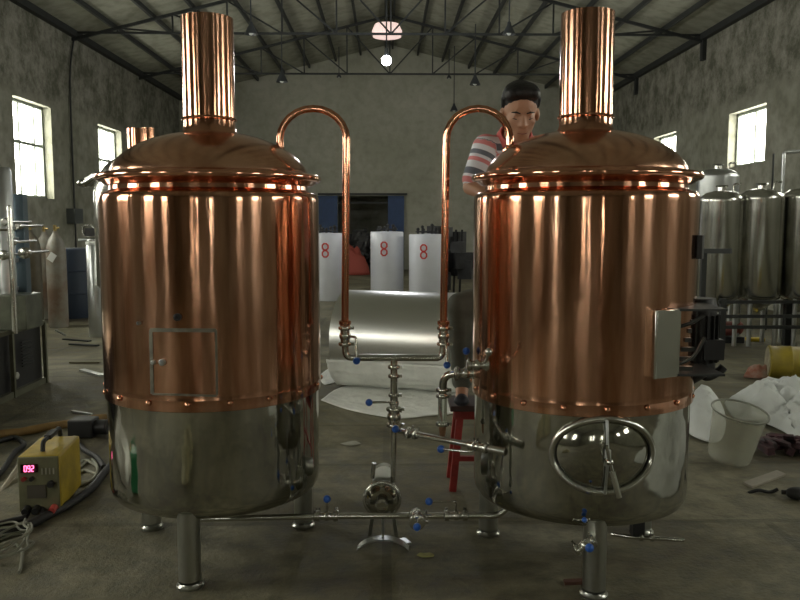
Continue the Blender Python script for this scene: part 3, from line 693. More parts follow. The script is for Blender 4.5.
sheet('red_tarp', [q+Vector((-.5,-.1,0)), q+Vector((-.2,-.3,0)), q+Vector((.4,-.2,0)), q+Vector((.5,.2,0)), q+Vector((-.1,.3,0))], mat('faded_red_tarp', (.35,.07,.05), .7), 'faded red tarp bundle lying on the scrap heap', 'tarp', amp=.3, fr=3, base=.01, dome=.62)
b = MB()
for k in range(16):
    x = P(432+random.random()*34, 250, 15.5).x; y = 15.2+random.random()*.8
    b.box((x, y, .25+random.random()*1.0), (.15+.25*random.random(), .2, .12+.25*random.random()), Matrix.Rotation(random.random()*3, 3, 'Z'))
for k in range(6): b.bar((P(430+6*k, 250, 15.6).x, 15.6, 0), (P(432+6*k, 250, 15.6).x, 15.6, 1.25), .04)
b.build('machine_parts_stack', mat('dark_machine_parts', (.05,.05,.052), .5, .4, var=.5, scale=4), label='dark stack of machine parts between the wrapped tank and the right vessel', cat='parts stack', kind='stuff')

# ---------------------------------------------------------------- right background
def ferm(px, w_px, F, ytop, zbot, label, legs=True, neck=True, m=None):
    c = P(px, ytop, F); r = w_px/2*F/FPX; zt = c.z; c.z = 0
    t = thing('fermenting_tank', label, 'tank', c)
    MB().lathe([(0,zbot-.18),(.03,zbot-.18),(r*.96,zbot-.01),(r,zbot+.02),(r,zt-.12),(r*1.01,zt-.10),(r*.97,zt-.07),(r*.7,zt-.02),(r*.35,zt),(0,zt+.005)], c, n=40).build('tank_shell', m or steel, t)
    if neck:
        MB().cyl(c+UP*(zt-.01), c+UP*(zt+.05), .05).lathe([(.06,0),(.07,.012),(.06,.024)], c+UP*(zt+.04), n=20).build('top_port', steel, t)
        MB().tube(fillet([c+UP*(zt-.02)+RT*r*.55, c+UP*(zt+.08)+RT*r*.55, c+UP*(zt+.08)+RT*r*.9], .03), .012).build('relief_pipe', steel, t)
    if legs:
        for k in range(4):
            a = PI/4+PI/2*k; d = Vector((math.cos(a), math.sin(a), 0))*r*.85
            MB().cyl(c+d, c+d+UP*(zbot+.1), .025).build('leg', steel2, t)
    return t
ferm(722, 42, 9.0, 191, .55, 'stainless fermenting tank nearest the right copper vessel')
ferm(762, 43, 9.0, 189, .55, 'stainless fermenting tank with bright vertical streaks, second from the copper vessel')
ferm(807, 44, 9.0, 188, .55, 'stainless fermenting tank cut off by the right picture edge')
ferm(718, 40, 10.6, 169, .6, 'taller domed stainless tank standing behind the first fermenting tank', m=steel2)
q = P(718, 168, 10.6)
t = thing('wall_pipework', 'thin steel pipe frame rising beside the right window', 'pipe frame', G(785, 330))
pa = P(784, 152, 10.2); pb = P(800, 150, 10.2)
MB().tube(fillet([Vector((pa.x,pa.y,0)), pa, pb+RT*.4, Vector(((pb+RT*.4).x, (pb+RT*.4).y, 0))], .03), .022).build('pipe', steel2, t)
MB().tube([pa-UP*.02-RT*.13, Vector((pa.x-.13, pa.y, 0))], .012).build('thin_pipe', irond, t)
# bench frame below fermenters
t = thing('steel_work_frame', 'dark low steel frame in front of the fermenting tanks', 'frame', G(786, 346))
g0 = G(786, 345); g1 = G(700, 330)
b = MB().box(Vector((g0.x, g0.y, .38)), (.07,.07,.76)); b.build('post', irond, t)
for z in (.24, .36, .52): 
    MB().box(Vector((g0.x-.15, 8.62, z)), (1.5, .04, .035)).build('rail', irond, t)
MB().box(Vector((g0.x-.85, 8.62, .28)), (.06,.06,.56)).build('post', irond, t)
MB().bar(P(702, 251, 8.2), P(731, 251, 8.0), .05, .05).build('steel_bracket_arm', irond, t)
MB().bar(P(704, 251, 8.2), Vector((P(704, 251, 8.2).x, P(704, 251, 8.2).y, 0)), .05, .05).build('post', irond, t)
pc = G(726, 342)
t = thing('red_floor_pump', 'small dull red pump on the floor beyond the right vessel', 'pump', pc)
rp = mat('dull_red_paint', (.30,.09,.07), .5, var=.3)
MB().cyl(pc+UP*.16-RT*.12, pc+UP*.16+RT*.10, .085).build('motor', rp, t); MB().ball(pc+UP*.17+RT*.14, .08, sq=(.7,1,1)).cyl(pc+UP*.2+RT*.12, pc+UP*.30+RT*.12, .035).build('pump_casing', rp, t)
MB().box(pc+UP*.035, (.34,.2,.07), Mv).build('base', black, t)
# yellow drum lying
d0 = G(776, 382); d0.z = .15
t = thing('yellow_drum', 'dirty yellow drum lying on its side at the right edge', 'drum', Vector((d0.x, d0.y, 0)))
dax = (RT*.9 - FW*.25).normalized()
yel = mat('dirty_yellow', (.42,.32,.03), .5, col2=(.22,.17,.03), scale=5)
MB().lathe([(.13,0),(.15,.005),(.152,.02),(.146,.03),(.146,.17),(.152,.18),(.146,.19),(.146,.40),(.15,.42),(.13,.425),(0,.42)], d0+FW*.17, axis=dax, n=36).build('drum_shell', yel, t)
MB().lathe([(0,.012),(.132,.012)], d0+FW*.17-dax*.013, axis=dax, n=36).lathe([(0,.0),(.13,.0),(.13,.012)], d0+FW*.17-dax*.006, axis=dax, n=36).build('drum_end', mat('pale_drum_end', (.45,.40,.27), .6, var=.5, scale=16), t)
b = G(757, 377)
sheet('crumpled_bag', [b+Vector((-.14,-.04,0)), b+Vector((-.02,-.1,0)), b+Vector((.13,-.05,0)), b+Vector((.12,.06,0)), b+Vector((-.05,.08,0))], mat('pinkish_bag', (.50,.40,.34), .6, col2=(.40,.14,.09), scale=9), 'small crumpled white and pink bag beside the yellow drum', 'bag', amp=.05, dome=.09, fr=10)
sheet('crumpled_cloth', [G(724,404), G(752,387), G(776,385), G(812,394), G(835,410), G(838,440), G(806,446), G(785,434), G(762,424), G(735,420)], cloth_w, 'large crumpled white cloth spread on the floor at the right edge', 'cloth', amp=.15, fr=4.2, dome=.07, base=.01, seed=2, sub=40)
sheet('crumpled_cloth', [G(686,412), G(694,401), G(712,402), G(724,414), G(724,434), G(716,444), G(698,440), G(688,432)], cloth_w, 'smaller white cloth heap between the right vessel and the clear bucket', 'cloth', amp=.08, fr=5, dome=.14, base=.01, seed=5, sub=34)
b = G(783, 452)
o = MB()
for k in range(26):
    M = Matrix.Rotation(random.random()*3, 3, 'Z') @ Matrix.Rotation(random.random()-.5, 3, 'X')
    o.box(b+RT*(random.random()*.34-.14)+FW*(random.random()*.2-.08)+UP*(.03+.05*random.random()), (.06+.1*random.random(), .02+.03*random.random(), .02+.03*random.random()), M)
o.build('dark_rubbish_pile', mat('dark_rubbish', (.03,.028,.03), .7, col2=(.09,.03,.04), scale=12), label='low dark pile of rubbish in front of the large white cloth', cat='rubbish', kind='stuff')
# clear bucket
bm_ = bpy.data.materials.new('cloudy_plastic'); bm_.use_nodes = True; nt = bm_.node_tree; pb_ = nt.nodes['Principled BSDF']
pb_.inputs['Base Color'].default_value = (.55,.56,.46,1); pb_.inputs['Roughness'].default_value = .3; pb_.inputs['Alpha'].default_value = .30
bc = G(737, 469)
bc = bc + FW*.12
tilt = (UP + RT*.10 - FW*.22).normalized()
bc.z = .03
t = thing('clear_bucket', 'tilted cloudy see-through plastic bucket by the white cloths', 'bucket', bc)
MB().lathe([(0,.006),(.115,.006),(.112,0),(.118,.02),(.150,.30),(.145,.30),(.12,.02),(.11,.012),(0,.012)], bc, axis=tilt, n=40).build('bucket_wall', bm_, t)
MB().torus(bc+tilt*.30, tilt, .155, .006).build('rim', mat('grey_plastic_rim', (.25,.26,.22), .4), t)
def plank(pa, pb, pc_, name, m, label, th=.012):
    a, b_, c = pa, pb, pc_; d = a + (c-b_); v = [a, b_, c, d]
    MB().add([Vector((q.x, q.y, .001)) for q in v] + [Vector((q.x, q.y, th)) for q in v], [(0,1,2,3),(4,7,6,5),(0,4,5,1),(1,5,6,2),(2,6,7,3),(3,7,4,0)], False).build(name, m, label=label, cat='board')
plank(G(743,484), G(752,488.5), G(786,476), 'wooden_board', mat('pale_board', (.36,.33,.27), .7, var=.2), 'pale flat board on the floor in front of the clear bucket')
t = G(764, 493); MB().tube(spline([t-RT*.08, t-RT*.03+UP*.015, t+RT*.03+UP*.005, t+RT*.07+UP*.02]), .009).build('black_hose_scrap', rubber, label='short black hose scrap on the floor below the pale board', cat='scrap')
t = G(797, 499); MB().ball(t+UP*.03, .045, sq=(1.3,1,.7)).cyl(t+UP*.03, t+UP*.03-RT*.07+FW*.02, .012).build('black_tool', rubber, label='dark rounded object at the right edge of the floor', cat='scrap')
t = G(755, 341); MB().box(t+UP*.02, (.20,.10,.04), Mv).build('yellow_scrap', mat('bright_yellow', (.7,.5,.03), .6), label='small bright yellow scrap on the far floor at right', cat='scrap', bevel=.008)

# ---------------------------------------------------------------- left background
gasb = mat('cylinder_brown', (.15,.13,.09), .45, var=.3, scale=5); gasg = mat('cylinder_grey', (.30,.30,.26), .45, col2=(.20,.13,.09), scale=3)
def gas(px, ybot, F, w_px, ytop, m, label, tag_=False):
    c = P(px, ybot, F); r = w_px/2*F/FPX; zt = Z(ytop, F); c.z = 0
    t = thing('gas_cylinder', label, 'gas cylinder', c, 'gas cylinders')
    MB().lathe([(r*.95,0),(r,.02),(r,zt-.36),(r*.93,zt-.28),(r*.7,zt-.19),(r*.35,zt-.13),(.035,zt-.11),(.035,zt-.08)], c, n=28).build('cylinder_shell', m, t)
    MB().cyl(c+UP*(zt-.09), c+UP*zt, .022).cyl(c+UP*(zt-.04), c+UP*(zt-.04)+RT*.06, .014).build('valve', mat('brass', (.4,.3,.12), .3, 1), t)
    if tag_:
        q = c - FW*(r+.004) + UP*(zt-.42); MB().box(q, (.09,.006,.11), Mv @ Matrix.Rotation(.6, 3, 'Y')).build('paper_tag', mat('white_paper', (.75,.76,.74), .8), t)
gas(34, 322, 10.9, 19, 224, gasb, 'dark brown gas cylinder, leftmost of the three')
gas(48, 323, 11.5, 17, 226, gasg, 'grey gas cylinder in the middle of the three')
gas(59, 326, 10.5, 19, 225, gasg, 'grey gas cylinder with a white paper tag', True)
p = P(72, 216, 12.6); MB().box((XL+.08, 15.1, 1.51), (.16,.40,.28)).build('electrical_box', mat('grey_box', (.08,.09,.09), .5), label='small dark electrical box on the left wall', cat='box')
c = P(74, 300, 11.6); c.z = 0
t = thing('blue_drum', 'dull dark blue drum beside the gas cylinders', 'drum', c)
MB().lathe([(.25,0),(.26,.02),(.26,.35),(.27,.36),(.26,.37),(.26,.68),(.27,.69),(.26,.70),(.26,1.0),(.24,1.02),(0,1.02)], c, n=32).build('drum_shell', mat('dark_blue_paint', (.035,.05,.08), .4), t)
# vessel further back behind the left one
cb = P(141, 200, 9.2); cb.z = 0; rb_ = 44/790*9.2
t = thing('rear_brew_vessel', 'another brew vessel with a short copper stack behind the left vessel', 'brewing vessel', cb)
zs = Z(181, 9.2)
MB().lathe([(0,.60),(rb_*.9,.62),(rb_,.68),(rb_,zs-.14),(rb_*.97,zs-.06),(rb_*.9,zs)], cb, n=64).build('steel_jacket', steel, t)
MB().lathe([(rb_*.9,zs)] + [(rb_*.9*math.cos(a), zs+.30*math.sin(a)) for a in [PI/2*k/10*.9 for k in range(1, 11)]], cb, n=64).build('dome', steel, t)
for dx, ww, yt in ((-2.5, 11, 129), (7, 6, 128)):
    q = P(141+dx, yt, 9.2); MB().cyl(Vector((q.x, q.y, zs+.18)), q, ww*9.2/790, n=32).build('vent_stack', copper_rim if dx < 0 else copper, t)
for k in range(4):
    a = PI/4+PI/2*k; d = Vector((math.cos(a), math.sin(a), 0))*rb_*.75; MB().cyl(cb+d, cb+d+UP*.66, .05).build('leg', legsteel, t)
# white topped canister, small fittings
c = P(93, 243, 9.6); zt = c.z; c.z = 0
t = thing('steel_canister', 'slim steel canister with a pale lid half hidden by the left vessel', 'canister', c)
MB().lathe([(.08,0),(.085,.02),(.085,zt-.04),(.06,zt-.01)], c, n=24).build('canister_body', steel2, t); MB().lathe([(.088,zt-.02),(.088,zt+.01),(.0,zt+.03)], c, n=24).build('lid', mat('white_plastic', (.7,.72,.7), .4), t)
q = P(88, 232, 9.9)
t = thing('valve_cluster', 'small cluster of steel pipes and valves left of the left vessel', 'valve cluster', Vector((q.x, q.y, 0)))
MB().tube(fillet([Vector((q.x,q.y,0)), q-UP*.1, q+RT*.12-UP*.1, q+RT*.12+UP*.25], .04), .025).tube([q-UP*.1-RT*.12, q-UP*.1+RT*.15], .02).build('pipe', steel2, t)
MB().torus(q+UP*.02, FW, .07, .012, 24, 6).build('hand_wheel', steel, t); MB().box(q+RT*.05+UP*.0, (.14,.12,.10), Mv).build('actuator', black, t)
MB().ball(P(86, 183, 9.4), .07, sq=(1.6,1,.8)).cyl(P(86,183,9.4), P(97,176,9.2), .05).build('side_nozzle', steel, bpy.data.objects['rear_brew_vessel'])
# long dark cabinet with filling machine
ga = G(48, 382); zt = P(47.5, 322, (ga).dot(FW)).z
yA = 4.3; yB_ = ga.y; wdt = 1.3; xr_ = ga.x
t = thing('dark_cabinet', 'long black panelled machine base with steel top at the left edge', 'cabinet', (xr_-wdt/2, (yA+yB_)/2, 0))
MB().box((xr_-wdt/2-.02, (yA+yB_)/2, zt/2+.01), (wdt-.04, yB_-yA-.04, zt-.04)).build('cabinet_body', black, t)
MB().box((xr_-wdt/2, (yA+yB_)/2, zt), (wdt, yB_-yA, .035)).box((xr_-wdt/2, (yA+yB_)/2, .025), (wdt, yB_-yA, .05)).build('edge_frame', mat('dull_olive_steel', (.20,.20,.14), .45, .6, var=.3), t)
for y in (yB_-.02, yB_-.62, yB_-1.3, yB_-2.0): MB().box((xr_-.005, y, zt/2), (.03, .03, zt)).build('frame_post', mat('dull_olive_steel', (.2,.2,.14)), t)
b = MB()
for k in range(9): b.box((xr_-.012, yB_-.34, .22+.025*k), (.012, .20, .008))
b.build('louvre', irond, t)
MB().ball((xr_+.005, yB_-.58, .17), .03, sq=(.5,1,1)).build('latch', mat('pale_latch', (.5,.5,.45), .5), t)
q = G(38, 360, zt+.018); q2 = G(6, 372, zt+.018)
t = thing('filling_machine', 'stainless filling machine with upright tubes on the dark cabinet', 'machine', Vector((q.x-.35, q.y-.2, zt+.018)))
ztb = zt+.018
def post(px, Fq, r, ytop, name, m, ps=None):
    a = P(px, ytop, Fq); MB().lathe([(r,ztb),(r,a.z-.04),(r*.8,a.z-.01),(0,a.z)], (a.x, a.y, 0), n=28).build(name, m, t); return a
a = post(1, 6.3, .075, 166, 'upright_tank', steel2); MB().torus(Vector((a.x,a.y,a.z-.5)), UP, .08, .01, 28, 6).build('tank_band', steel, t)
a = P(18, 194, 6.5); MB().box((a.x, a.y, (ztb+a.z)/2), (.11,.09,a.z-ztb)).build('column', mat('blue_grey_panel', (.10,.14,.17), .35, .5), t, bevel=.005)
post(24, 6.6, .022, 214, 'tube', steel); post(9, 6.0, .02, 205, 'tube', steel)
for px, py, r in ((6,222,.03), (19,226,.026), (12,242,.03), (25,253,.045), (4,255,.04)):
    a = P(px, py, 6.15); MB().lathe([(r,-.02),(r,.02),(r*.7,.028),(0,.028)], a, axis=-FW, n=20).cyl(a, a+FW*.4, .012).build('gauge', steel, t)
for y in (241, 262, 290): MB().bar(P(-4, y, 6.2), P(21, y-2, 6.5), .025, .03).build('cross_bar', steel2, t)
MB().box((P(20,300,6.3).x, P(20,300,6.3).y, ztb+.14), (.22,.30,.28)).build('base_block', mat('grey_green_block', (.16,.17,.13), .4, .5, var=.4), t, bevel=.01)

# floor clutter, left
pole = mat('bamboo', (.30,.19,.06), .55, col2=(.20,.12,.04), scale=9)
a, b_ = G(-12, 441), G(106, 421); a.z = b_.z = .027
MB().tube([a.lerp(b_, k/8)+UP*.004*math.sin(k*2) for k in range(9)], [.027+.003*(k%2) for k in range(9)], 12).build('bamboo_pole', pole, label='brown bamboo pole on the floor behind the yellow welder', cat='pole')
def flat(pa, pb, wd, label, m=steel2, z=.012): 
    MB().bar(Vector((pa.x,pa.y,z)), Vector((pb.x,pb.y,z)), wd, .016).build('steel_offcut', m, label=label, cat='scrap')
flat(G(82,371), G(103,377), .06, 'bright steel offcut lying against the left side of the left vessel')
flat(G(72,413), G(92,416), .02, 'thin bright steel strip on the floor behind the bamboo pole')
flat(G(56,331), G(65,336), .03, 'short bright steel strip near the gas cylinders')
flat(G(70,345), G(98,346.5), .05, 'dark flat bar on the far floor left of the left vessel', irond)
flat(G(64,340), G(90,342), .05, 'second dark flat bar lying just behind the first one', irond)
flat(G(70,363.5), G(100,363.5), .04, 'brownish strip on the floor left of the left vessel', mat('olive_strip', (.16,.14,.09), .6))
flat(G(402,541), G(408,546), .03, 'tiny bright steel scrap beside the arched stand', z=.006)
q = G(425, 556); sheet('dry_leaf', [q+Vector((-.035,0,0)), q+Vector((-.01,-.02,0)), q+Vector((.035,-.012,0)), q+Vector((.03,.018,0)), q+Vector((-.02,.02,0))], mat('olive_yellow_leaf', (.36,.35,.14), .7), 'small yellow green leaf on the floor below the valve', 'leaf', amp=.012, fr=30, thick=.002, base=.003, sub=6)
q = G(350, 444); sheet('paper_scrap', [q+Vector((-.06,0,0)), q+Vector((0,-.05,0)), q+Vector((.07,-.01,0)), q+Vector((.02,.05,0))], mat('grey_paper', (.33,.33,.28), .8), 'flat grey paper scrap on the floor below the plastic sheet', 'paper', amp=.015, fr=20, thick=.002, base=.004, sub=6)
# welder
fl_ = G(20, 517); ang = math.radians(12)
wt = thing('yellow_welder', 'yellow inverter welding machine with a lit red display on the floor', 'welder', (0,0,0))
Fq = fl_.dot(FW); A = G(19, 517); B = A + (RT*math.cos(.13)+FW*math.sin(.13))*.192; wv = (B-A); wl = wv.length; wx = wv.normalized(); wy = UP.cross(wx)
if wy.dot(FW) < 0: wy = -wy
Hh = P(20, 458, A.dot(FW)).z; Ld = .36
Mw = Matrix((wx, wy, UP)).transposed(); cc = (A+B)/2
wt.location = (cc.x + wy.x*Ld/2, cc.y + wy.y*Ld/2, 0)
ylw = mat('welder_yellow', (.50,.36,.02), .45, col2=(.30,.22,.02), scale=8); wfr = mat('welder_front_grey', (.17,.165,.09), .6, var=.3, scale=10)
MB().box(cc + wy*(Ld/2+.012) + UP*(Hh/2+.012), (wl, Ld, Hh-.02), Mw).build('casing', ylw, wt, bevel=.010)
fpn = MB().box(cc + wy*.006 + UP*(Hh/2+.012), (wl*.96, .014, Hh*.92), Mw).build('front_panel', wfr, wt, bevel=.004)
def fpt(u_, v_, o_=0): return cc + wx*(u_-.5)*wl + UP*(v_*Hh) - wy*(.002+o_)
MB().box(fpt(.30,.82), (wl*.40, .008, Hh*.14), Mw).build('display', mat('dark_display', (.03,.002,.006), .2), fpn)
seg = {'0':'abcdef','9':'abcdfg','2':'abged','3':'abgcd'}; b = MB()
for i, ch in enumerate('092'):
    cx_ = .30+(i-1)*.085; hw, hv = .026, .048
    pos = {'a':(0,hv,1),'d':(0,-hv,1),'g':(0,0,1),'f':(-hw,hv/2,0),'b':(hw,hv/2,0),'e':(-hw,-hv/2,0),'c':(hw,-hv/2,0)}
    for s in seg[ch]:
        du, dv, hz = pos[s]
        b.box(fpt(cx_+du, .82+dv, .006), ((wl*.05, .002, .004) if hz else (.004, .002, Hh*.045)), Mw)
b.build('digits', mat('lit_red_digits', (1,.2,.35), .4, emit=(1,.15,.35), es=2.2), fpn)
for u_, v_, m, r in ((.17,.65,red,.010), (.36,.65,black,.010), (.80,.55,black,.016)):
    MB().cyl(fpt(u_,v_), fpt(u_,v_,.02), r).build('knob', m, fpn)
MB().box(fpt(.45,.42), (wl*.45,.005,Hh*.22), Mw).build('nameplate', mat('dark_nameplate', (.07,.06,.045), .6), fpn)
b = MB()
for i in range(4): b.box(fpt(.60+.09*i,.76,.0), (.006,.006,.03), Mw)
b.build('indicator_strip', mat('grey_marks', (.35,.34,.27), .6), fpn)
for u_, m in ((.22,black), (.45,black), (.85,mat('socket_red', (.45,.06,.05), .5))):
    MB().cyl(fpt(u_,.14), fpt(u_,.13,.045), .018, .016).build('cable_socket', m, fpn)
tp = cc + UP*(Hh+.005)
MB().tube(fillet([tp+wy*.08, tp+wy*.09+UP*.045, tp+wy*.36+UP*.045, tp+wy*.37], .03), .011).box(tp+wy*.22+UP*.047, (.03,.12,.022), Mw).build('handle', rubber, wt)
def cable(pts, r, label, m=rubber, name='cable', z=None):
    q = [G(x, y) + UP*(r if len(t_) < 1 else t_[0]) for x, y, *t_ in pts]
    MB().tube(spline(q, 8), r, 10).build(name, m, label=label, cat='cable')
cable([(29,512,.05),(26,520,.018),(10,524),(-12,530)], .014, 'black welding cable from the front of the yellow welder to the left')
cable([(-10,541),(20,533),(45,521),(70,508),(92,492),(103,478),(112,468)], .021, 'thick black cable sweeping past the welder towards the left vessel')
cable([(40,512,.05),(43,522),(25,530),(5,538),(-10,546)], .014, 'second black welding cable looping under the welder front')
cable([(-5,482),(5,470),(15,455),(24,447),(14,440),(-8,446)], .016, 'dark cable loop on the floor left of the welder')
cable([(74,440),(84,452),(97,460),(104,470)], .016, 'dark hose on the floor between the welder and the left vessel')
cable([(76,470),(84,462),(97,468),(94,480),(80,484),(74,478),(84,472),(98,476)], .009, 'pale coiled wire on the floor right of the welder', mat('pale_wire', (.28,.28,.22), .6), 'wire_coil')
cable([(72,488),(88,484),(98,472),(92,461),(80,468)], .008, 'second pale wire loop right of the welder', mat('pale_wire', (.3,.3,.2)), 'wire_coil')
cw = G(4, 552)
q = [cw + RT*(.085+.018*math.sin(k*1.7))*math.cos(k*.52) + FW*(.15+.03*math.sin(k*2.3))*math.sin(k*.52) + UP*(.008+.0012*k+.008*math.sin(k*3.1)**2) for k in range(64)]
MB().tube(spline(q, 3), .0048, 8).build('wire_coil', mat('pale_wire', (.3,.3,.2)), label='coil of grey wire at the left picture edge in front of the welder', cat='cable')
cable([(14,545),(22,552),(21,568),(19,574)], .007, 'thin wire end trailing from the coil at the left edge', mat('pale_wire', (.3,.3,.2)))
MB().tube([P(-8, 505, 3.9), P(19, 466, 4.3)], .014).build('pale_rod', mat('pale_rod', (.42,.38,.30), .6), label='pale rod leaning on cables left of the welder', cat='rod')
b = G(84, 436); 
MB().box(b+UP*.06, (.16,.14,.12), Mv).cyl(b+UP*.06+RT*.05, b+UP*.06+RT*.16, .05).build('dark_machine_part', black, label='dark machine part on the floor behind the welder', cat='machine part', bevel=.01)

# ---------------------------------------------------------------- the man
def rem(name, prims, m, parent, voxel, iters, label=None, top=None):
    """prims -> union -> one continuous skin"""
    b = MB()
    for p in prims:
        if p[0] == 'c':
            _, p0, r0, p1, r1 = p; p0 = Vector(p0); p1 = Vector(p1); k = 5
            b.tube([p0.lerp(p1, i/k) for i in range(k+1)], [r0+(r1-r0)*i/k for i in range(k+1)], 16); b.ball(p0, r0, 16); b.ball(p1, r1, 16)
        elif p[0] == 'e': b.ball(p[1], 1.0, 20, sq=p[2], rot=p[3] if len(p) > 3 else None)
    o = b.build('tmp', m, parent)
    r = o.modifiers.new('r', 'REMESH'); r.mode = 'VOXEL'; r.voxel_size = voxel
    s = o.modifiers.new('s', 'SMOOTH'); s.factor = .5; s.iterations = iters
    dg = bpy.context.evaluated_depsgraph_get(); dg.update(); me = bpy.data.meshes.new_from_object(o.evaluated_get(dg))
    for pl in me.polygons: pl.use_smooth = True
    me.name = name; o.modifiers.clear(); old = o.data; o.data = me; o.name = name; bpy.data.meshes.remove(old)
    if not me.materials: me.materials.append(m)
    if label: o['label'] = label
    return o
skin = mat('skin', (.50,.27,.17), .5, var=.08, scale=20)
hairm = mat('black_hair', (.010,.009,.009), .55, bump=.003, bscale=120)
trous = mat('grey_trousers', (.14,.15,.125), .8, var=.2, scale=12)
def shirt_mat():
    m, nt, b = node_mat('striped_polo'); N = nt.nodes; K = nt.links; b.inputs['Roughness'].default_value = .85
    at = N.new('ShaderNodeAttribute'); at.attribute_name = 'stripe'
    r = N.new('ShaderNodeValToRGB'); r.color_ramp.interpolation = 'CONSTANT'; e = r.color_ramp.elements
    W_ = (.80,.80,.86,1); Rr = (.72,.26,.27,1); D = (.16,.17,.21,1)
    seq = [(0,Rr),(.10,W_),(.28,D),(.45,W_),(.52,Rr),(.66,W_),(.80,D),(.92,W_)]
    e[0].position = 0; e[0].color = seq[0][1]; e[1].position = seq[1][0]; e[1].color = seq[1][1]
    for p_, c_ in seq[2:]: x = e.new(p_); x.color = c_
    fr = N.new('ShaderNodeMath'); fr.operation = 'FRACT'; K.new(at.outputs['Fac'], fr.inputs[0]); K.new(fr.outputs[0], r.inputs[0]); K.new(r.outputs[0], b.inputs['Base Color']); return m
man_loc = P(500, 395, 4.1); man_loc.z = bench_top
man = thing('person', 'man in a red, white and grey striped polo shirt leaning over the right vessel', 'person', (man_loc.x, man_loc.y, bench_top))
# body frame: he faces the camera, bent forward and turned slightly to picture left
hc = P(520, 112, 3.70)                   # head centre
hf = (-FW*.86 + RT*.02 - UP*.40).normalized()       # face direction (down)
hx = UP.cross(hf).normalized()            # towards picture right?  (person's left)
if hx.dot(RT) < 0: hx = -hx
hz = hf.cross(hx); hz = hz if hz.z > 0 else -hz; hz.normalize()
def HP(x, y, z): return hc + hx*x + hf*y + hz*z   # x right in picture, y out of the face, z crown
HM = Matrix((hx, hf, hz)).transposed()
neck0 = P(513, 150, 3.90); chest = P(509, 178, 3.90)
shR = P(486, 148, 3.84); shL = P(551, 148, 3.88)
elR = P(471, 187, 3.80); haR = P(486, 196, 3.70); elL = P(572, 185, 3.86); haL = P(575, 188, 3.74)
haR = L(3.70, P(484,196,3.70).dot(RT), 1.53); haL = L(3.71, P(560,190,3.71).dot(RT), 1.60)
waist = P(510, 250, 3.97); pelv = P(509, 290, 4.02)
hipR = P(497, 300, 4.02); hipL = P(525, 300, 4.02)
knR = P(460, 306, 3.96); knL = P(520, 345, 3.98)
anR = P(462, 388, 4.09); anL = P(520, 390, 4.10)
toR = L(4.01, P(461,398,4.05).dot(RT), bench_top+.03); toL = L(4.03, P(520,398,4.05).dot(RT), bench_top+.03)
anR.z = anL.z = bench_top+.085
body = [('e', HP(0,-.018,.030), (.079,.098,.093), HM), ('e', HP(0,.030,-.030), (.066,.070,.085), HM), ('e', HP(0,.052,-.088), (.043,.044,.036), HM),
        ('e', HP(0,.076,-.060), (.036,.03,.03), HM), ('c', HP(-.03,.082,.022), .012, HP(.03,.082,.022), .012), # brow
        ('c', HP(0,.088,.008), .0105, HP(0,.108,-.026), .0135), ('e', HP(-.014,.096,-.032), (.010,.010,.008), HM), ('e', HP(.014,.096,-.032), (.010,.010,.008), HM),
        ('e', HP(0,.096,-.062), (.024,.010,.0065), HM), ('e', HP(0,.094,-.073), (.020,.011,.007), HM),
        ('e', HP(-.042,.062,-.025), (.022,.022,.020), HM), ('e', HP(.042,.062,-.025), (.022,.022,.020), HM),
        ('e', HP(-.083,-.008,-.015), (.011,.018,.032), HM), ('e', HP(.083,-.008,-.015), (.011,.018,.032), HM),
        ('c', HP(0,-.035,-.05), .054, neck0, .060), ('c', neck0, .075, chest, .11), ('c', neck0, .06, shR, .052), ('c', neck0, .06, shL, .052),
        ('c', shR, .052, elR, .040), ('c', elR, .040, haR, .027), ('c', shL, .052, elL, .040), ('c', elL, .040, haL, .027),
        ('c', chest, .12, waist, .115), ('c', waist, .115, pelv, .125), ('c', hipR, .08, knR, .055), ('c', hipL, .08, knL, .055), ('c', knR, .052, anR, .036), ('c', knL, .052, anL, .036),
        ('c', anR, .036, toR, .030), ('c', anL, .036, toL, .030)]
def hand(h, el, sgn):
    d = (h-el).normalized(); s = d.cross(UP).normalized()*sgn; nrm = s.cross(d).normalized()
    if nrm.z > 0: nrm = -nrm
    body.append(('e', h+d*.045, (.036,.048,.015), Matrix((s, d, nrm)).transposed()))
    for i, ln in enumerate((.062, .072, .068, .052)):
        r0 = h+d*.08+s*(-.027+.018*i); k1 = r0+d*ln*.5+nrm*.008; k2 = k1+d*ln*.35+nrm*ln*.35
        body.extend([('c', r0-d*.015, .0085, k1, .008), ('c', k1, .008, k2, .0068)])
    b0_ = h+d*.025-s*.03; body.extend([('c', b0_, .011, b0_-s*.025+d*.03, .0095), ('c', b0_-s*.025+d*.03, .0095, b0_-s*.028+d*.055+nrm*.01, .008)])
hand(haR, elR, 1); hand(haL, elL, -1)
bodyo = rem('body', body, skin, man, .0055, 3)
for s in (-1, 1):
    MB().ball(HP(s*.031, .0745, .001), .0125, 12).build('eyelid', mat('eyelid_skin', (.40,.20,.13), .5), bodyo)
    MB().tube([HP(s*.018,.0875,-.004), HP(s*.031,.0885,-.0065), HP(s*.045,.081,-.004)], [.0012,.0022,.0012], 8).build('eyelash_line', hairm, bodyo)
    MB().tube([HP(s*.014,.092,.021), HP(s*.032,.0925,.027), HP(s*.052,.078,.022)], [.003,.0042,.002], 8).build('eyebrow', hairm, bodyo)
MB().tube([HP(-.022,.1015,-.0675), HP(0,.1065,-.0685), HP(.022,.1015,-.0675)], [.0012,.002,.0012], 8).build('mouth_line', mat('lip', (.22,.07,.06), .5), bodyo)
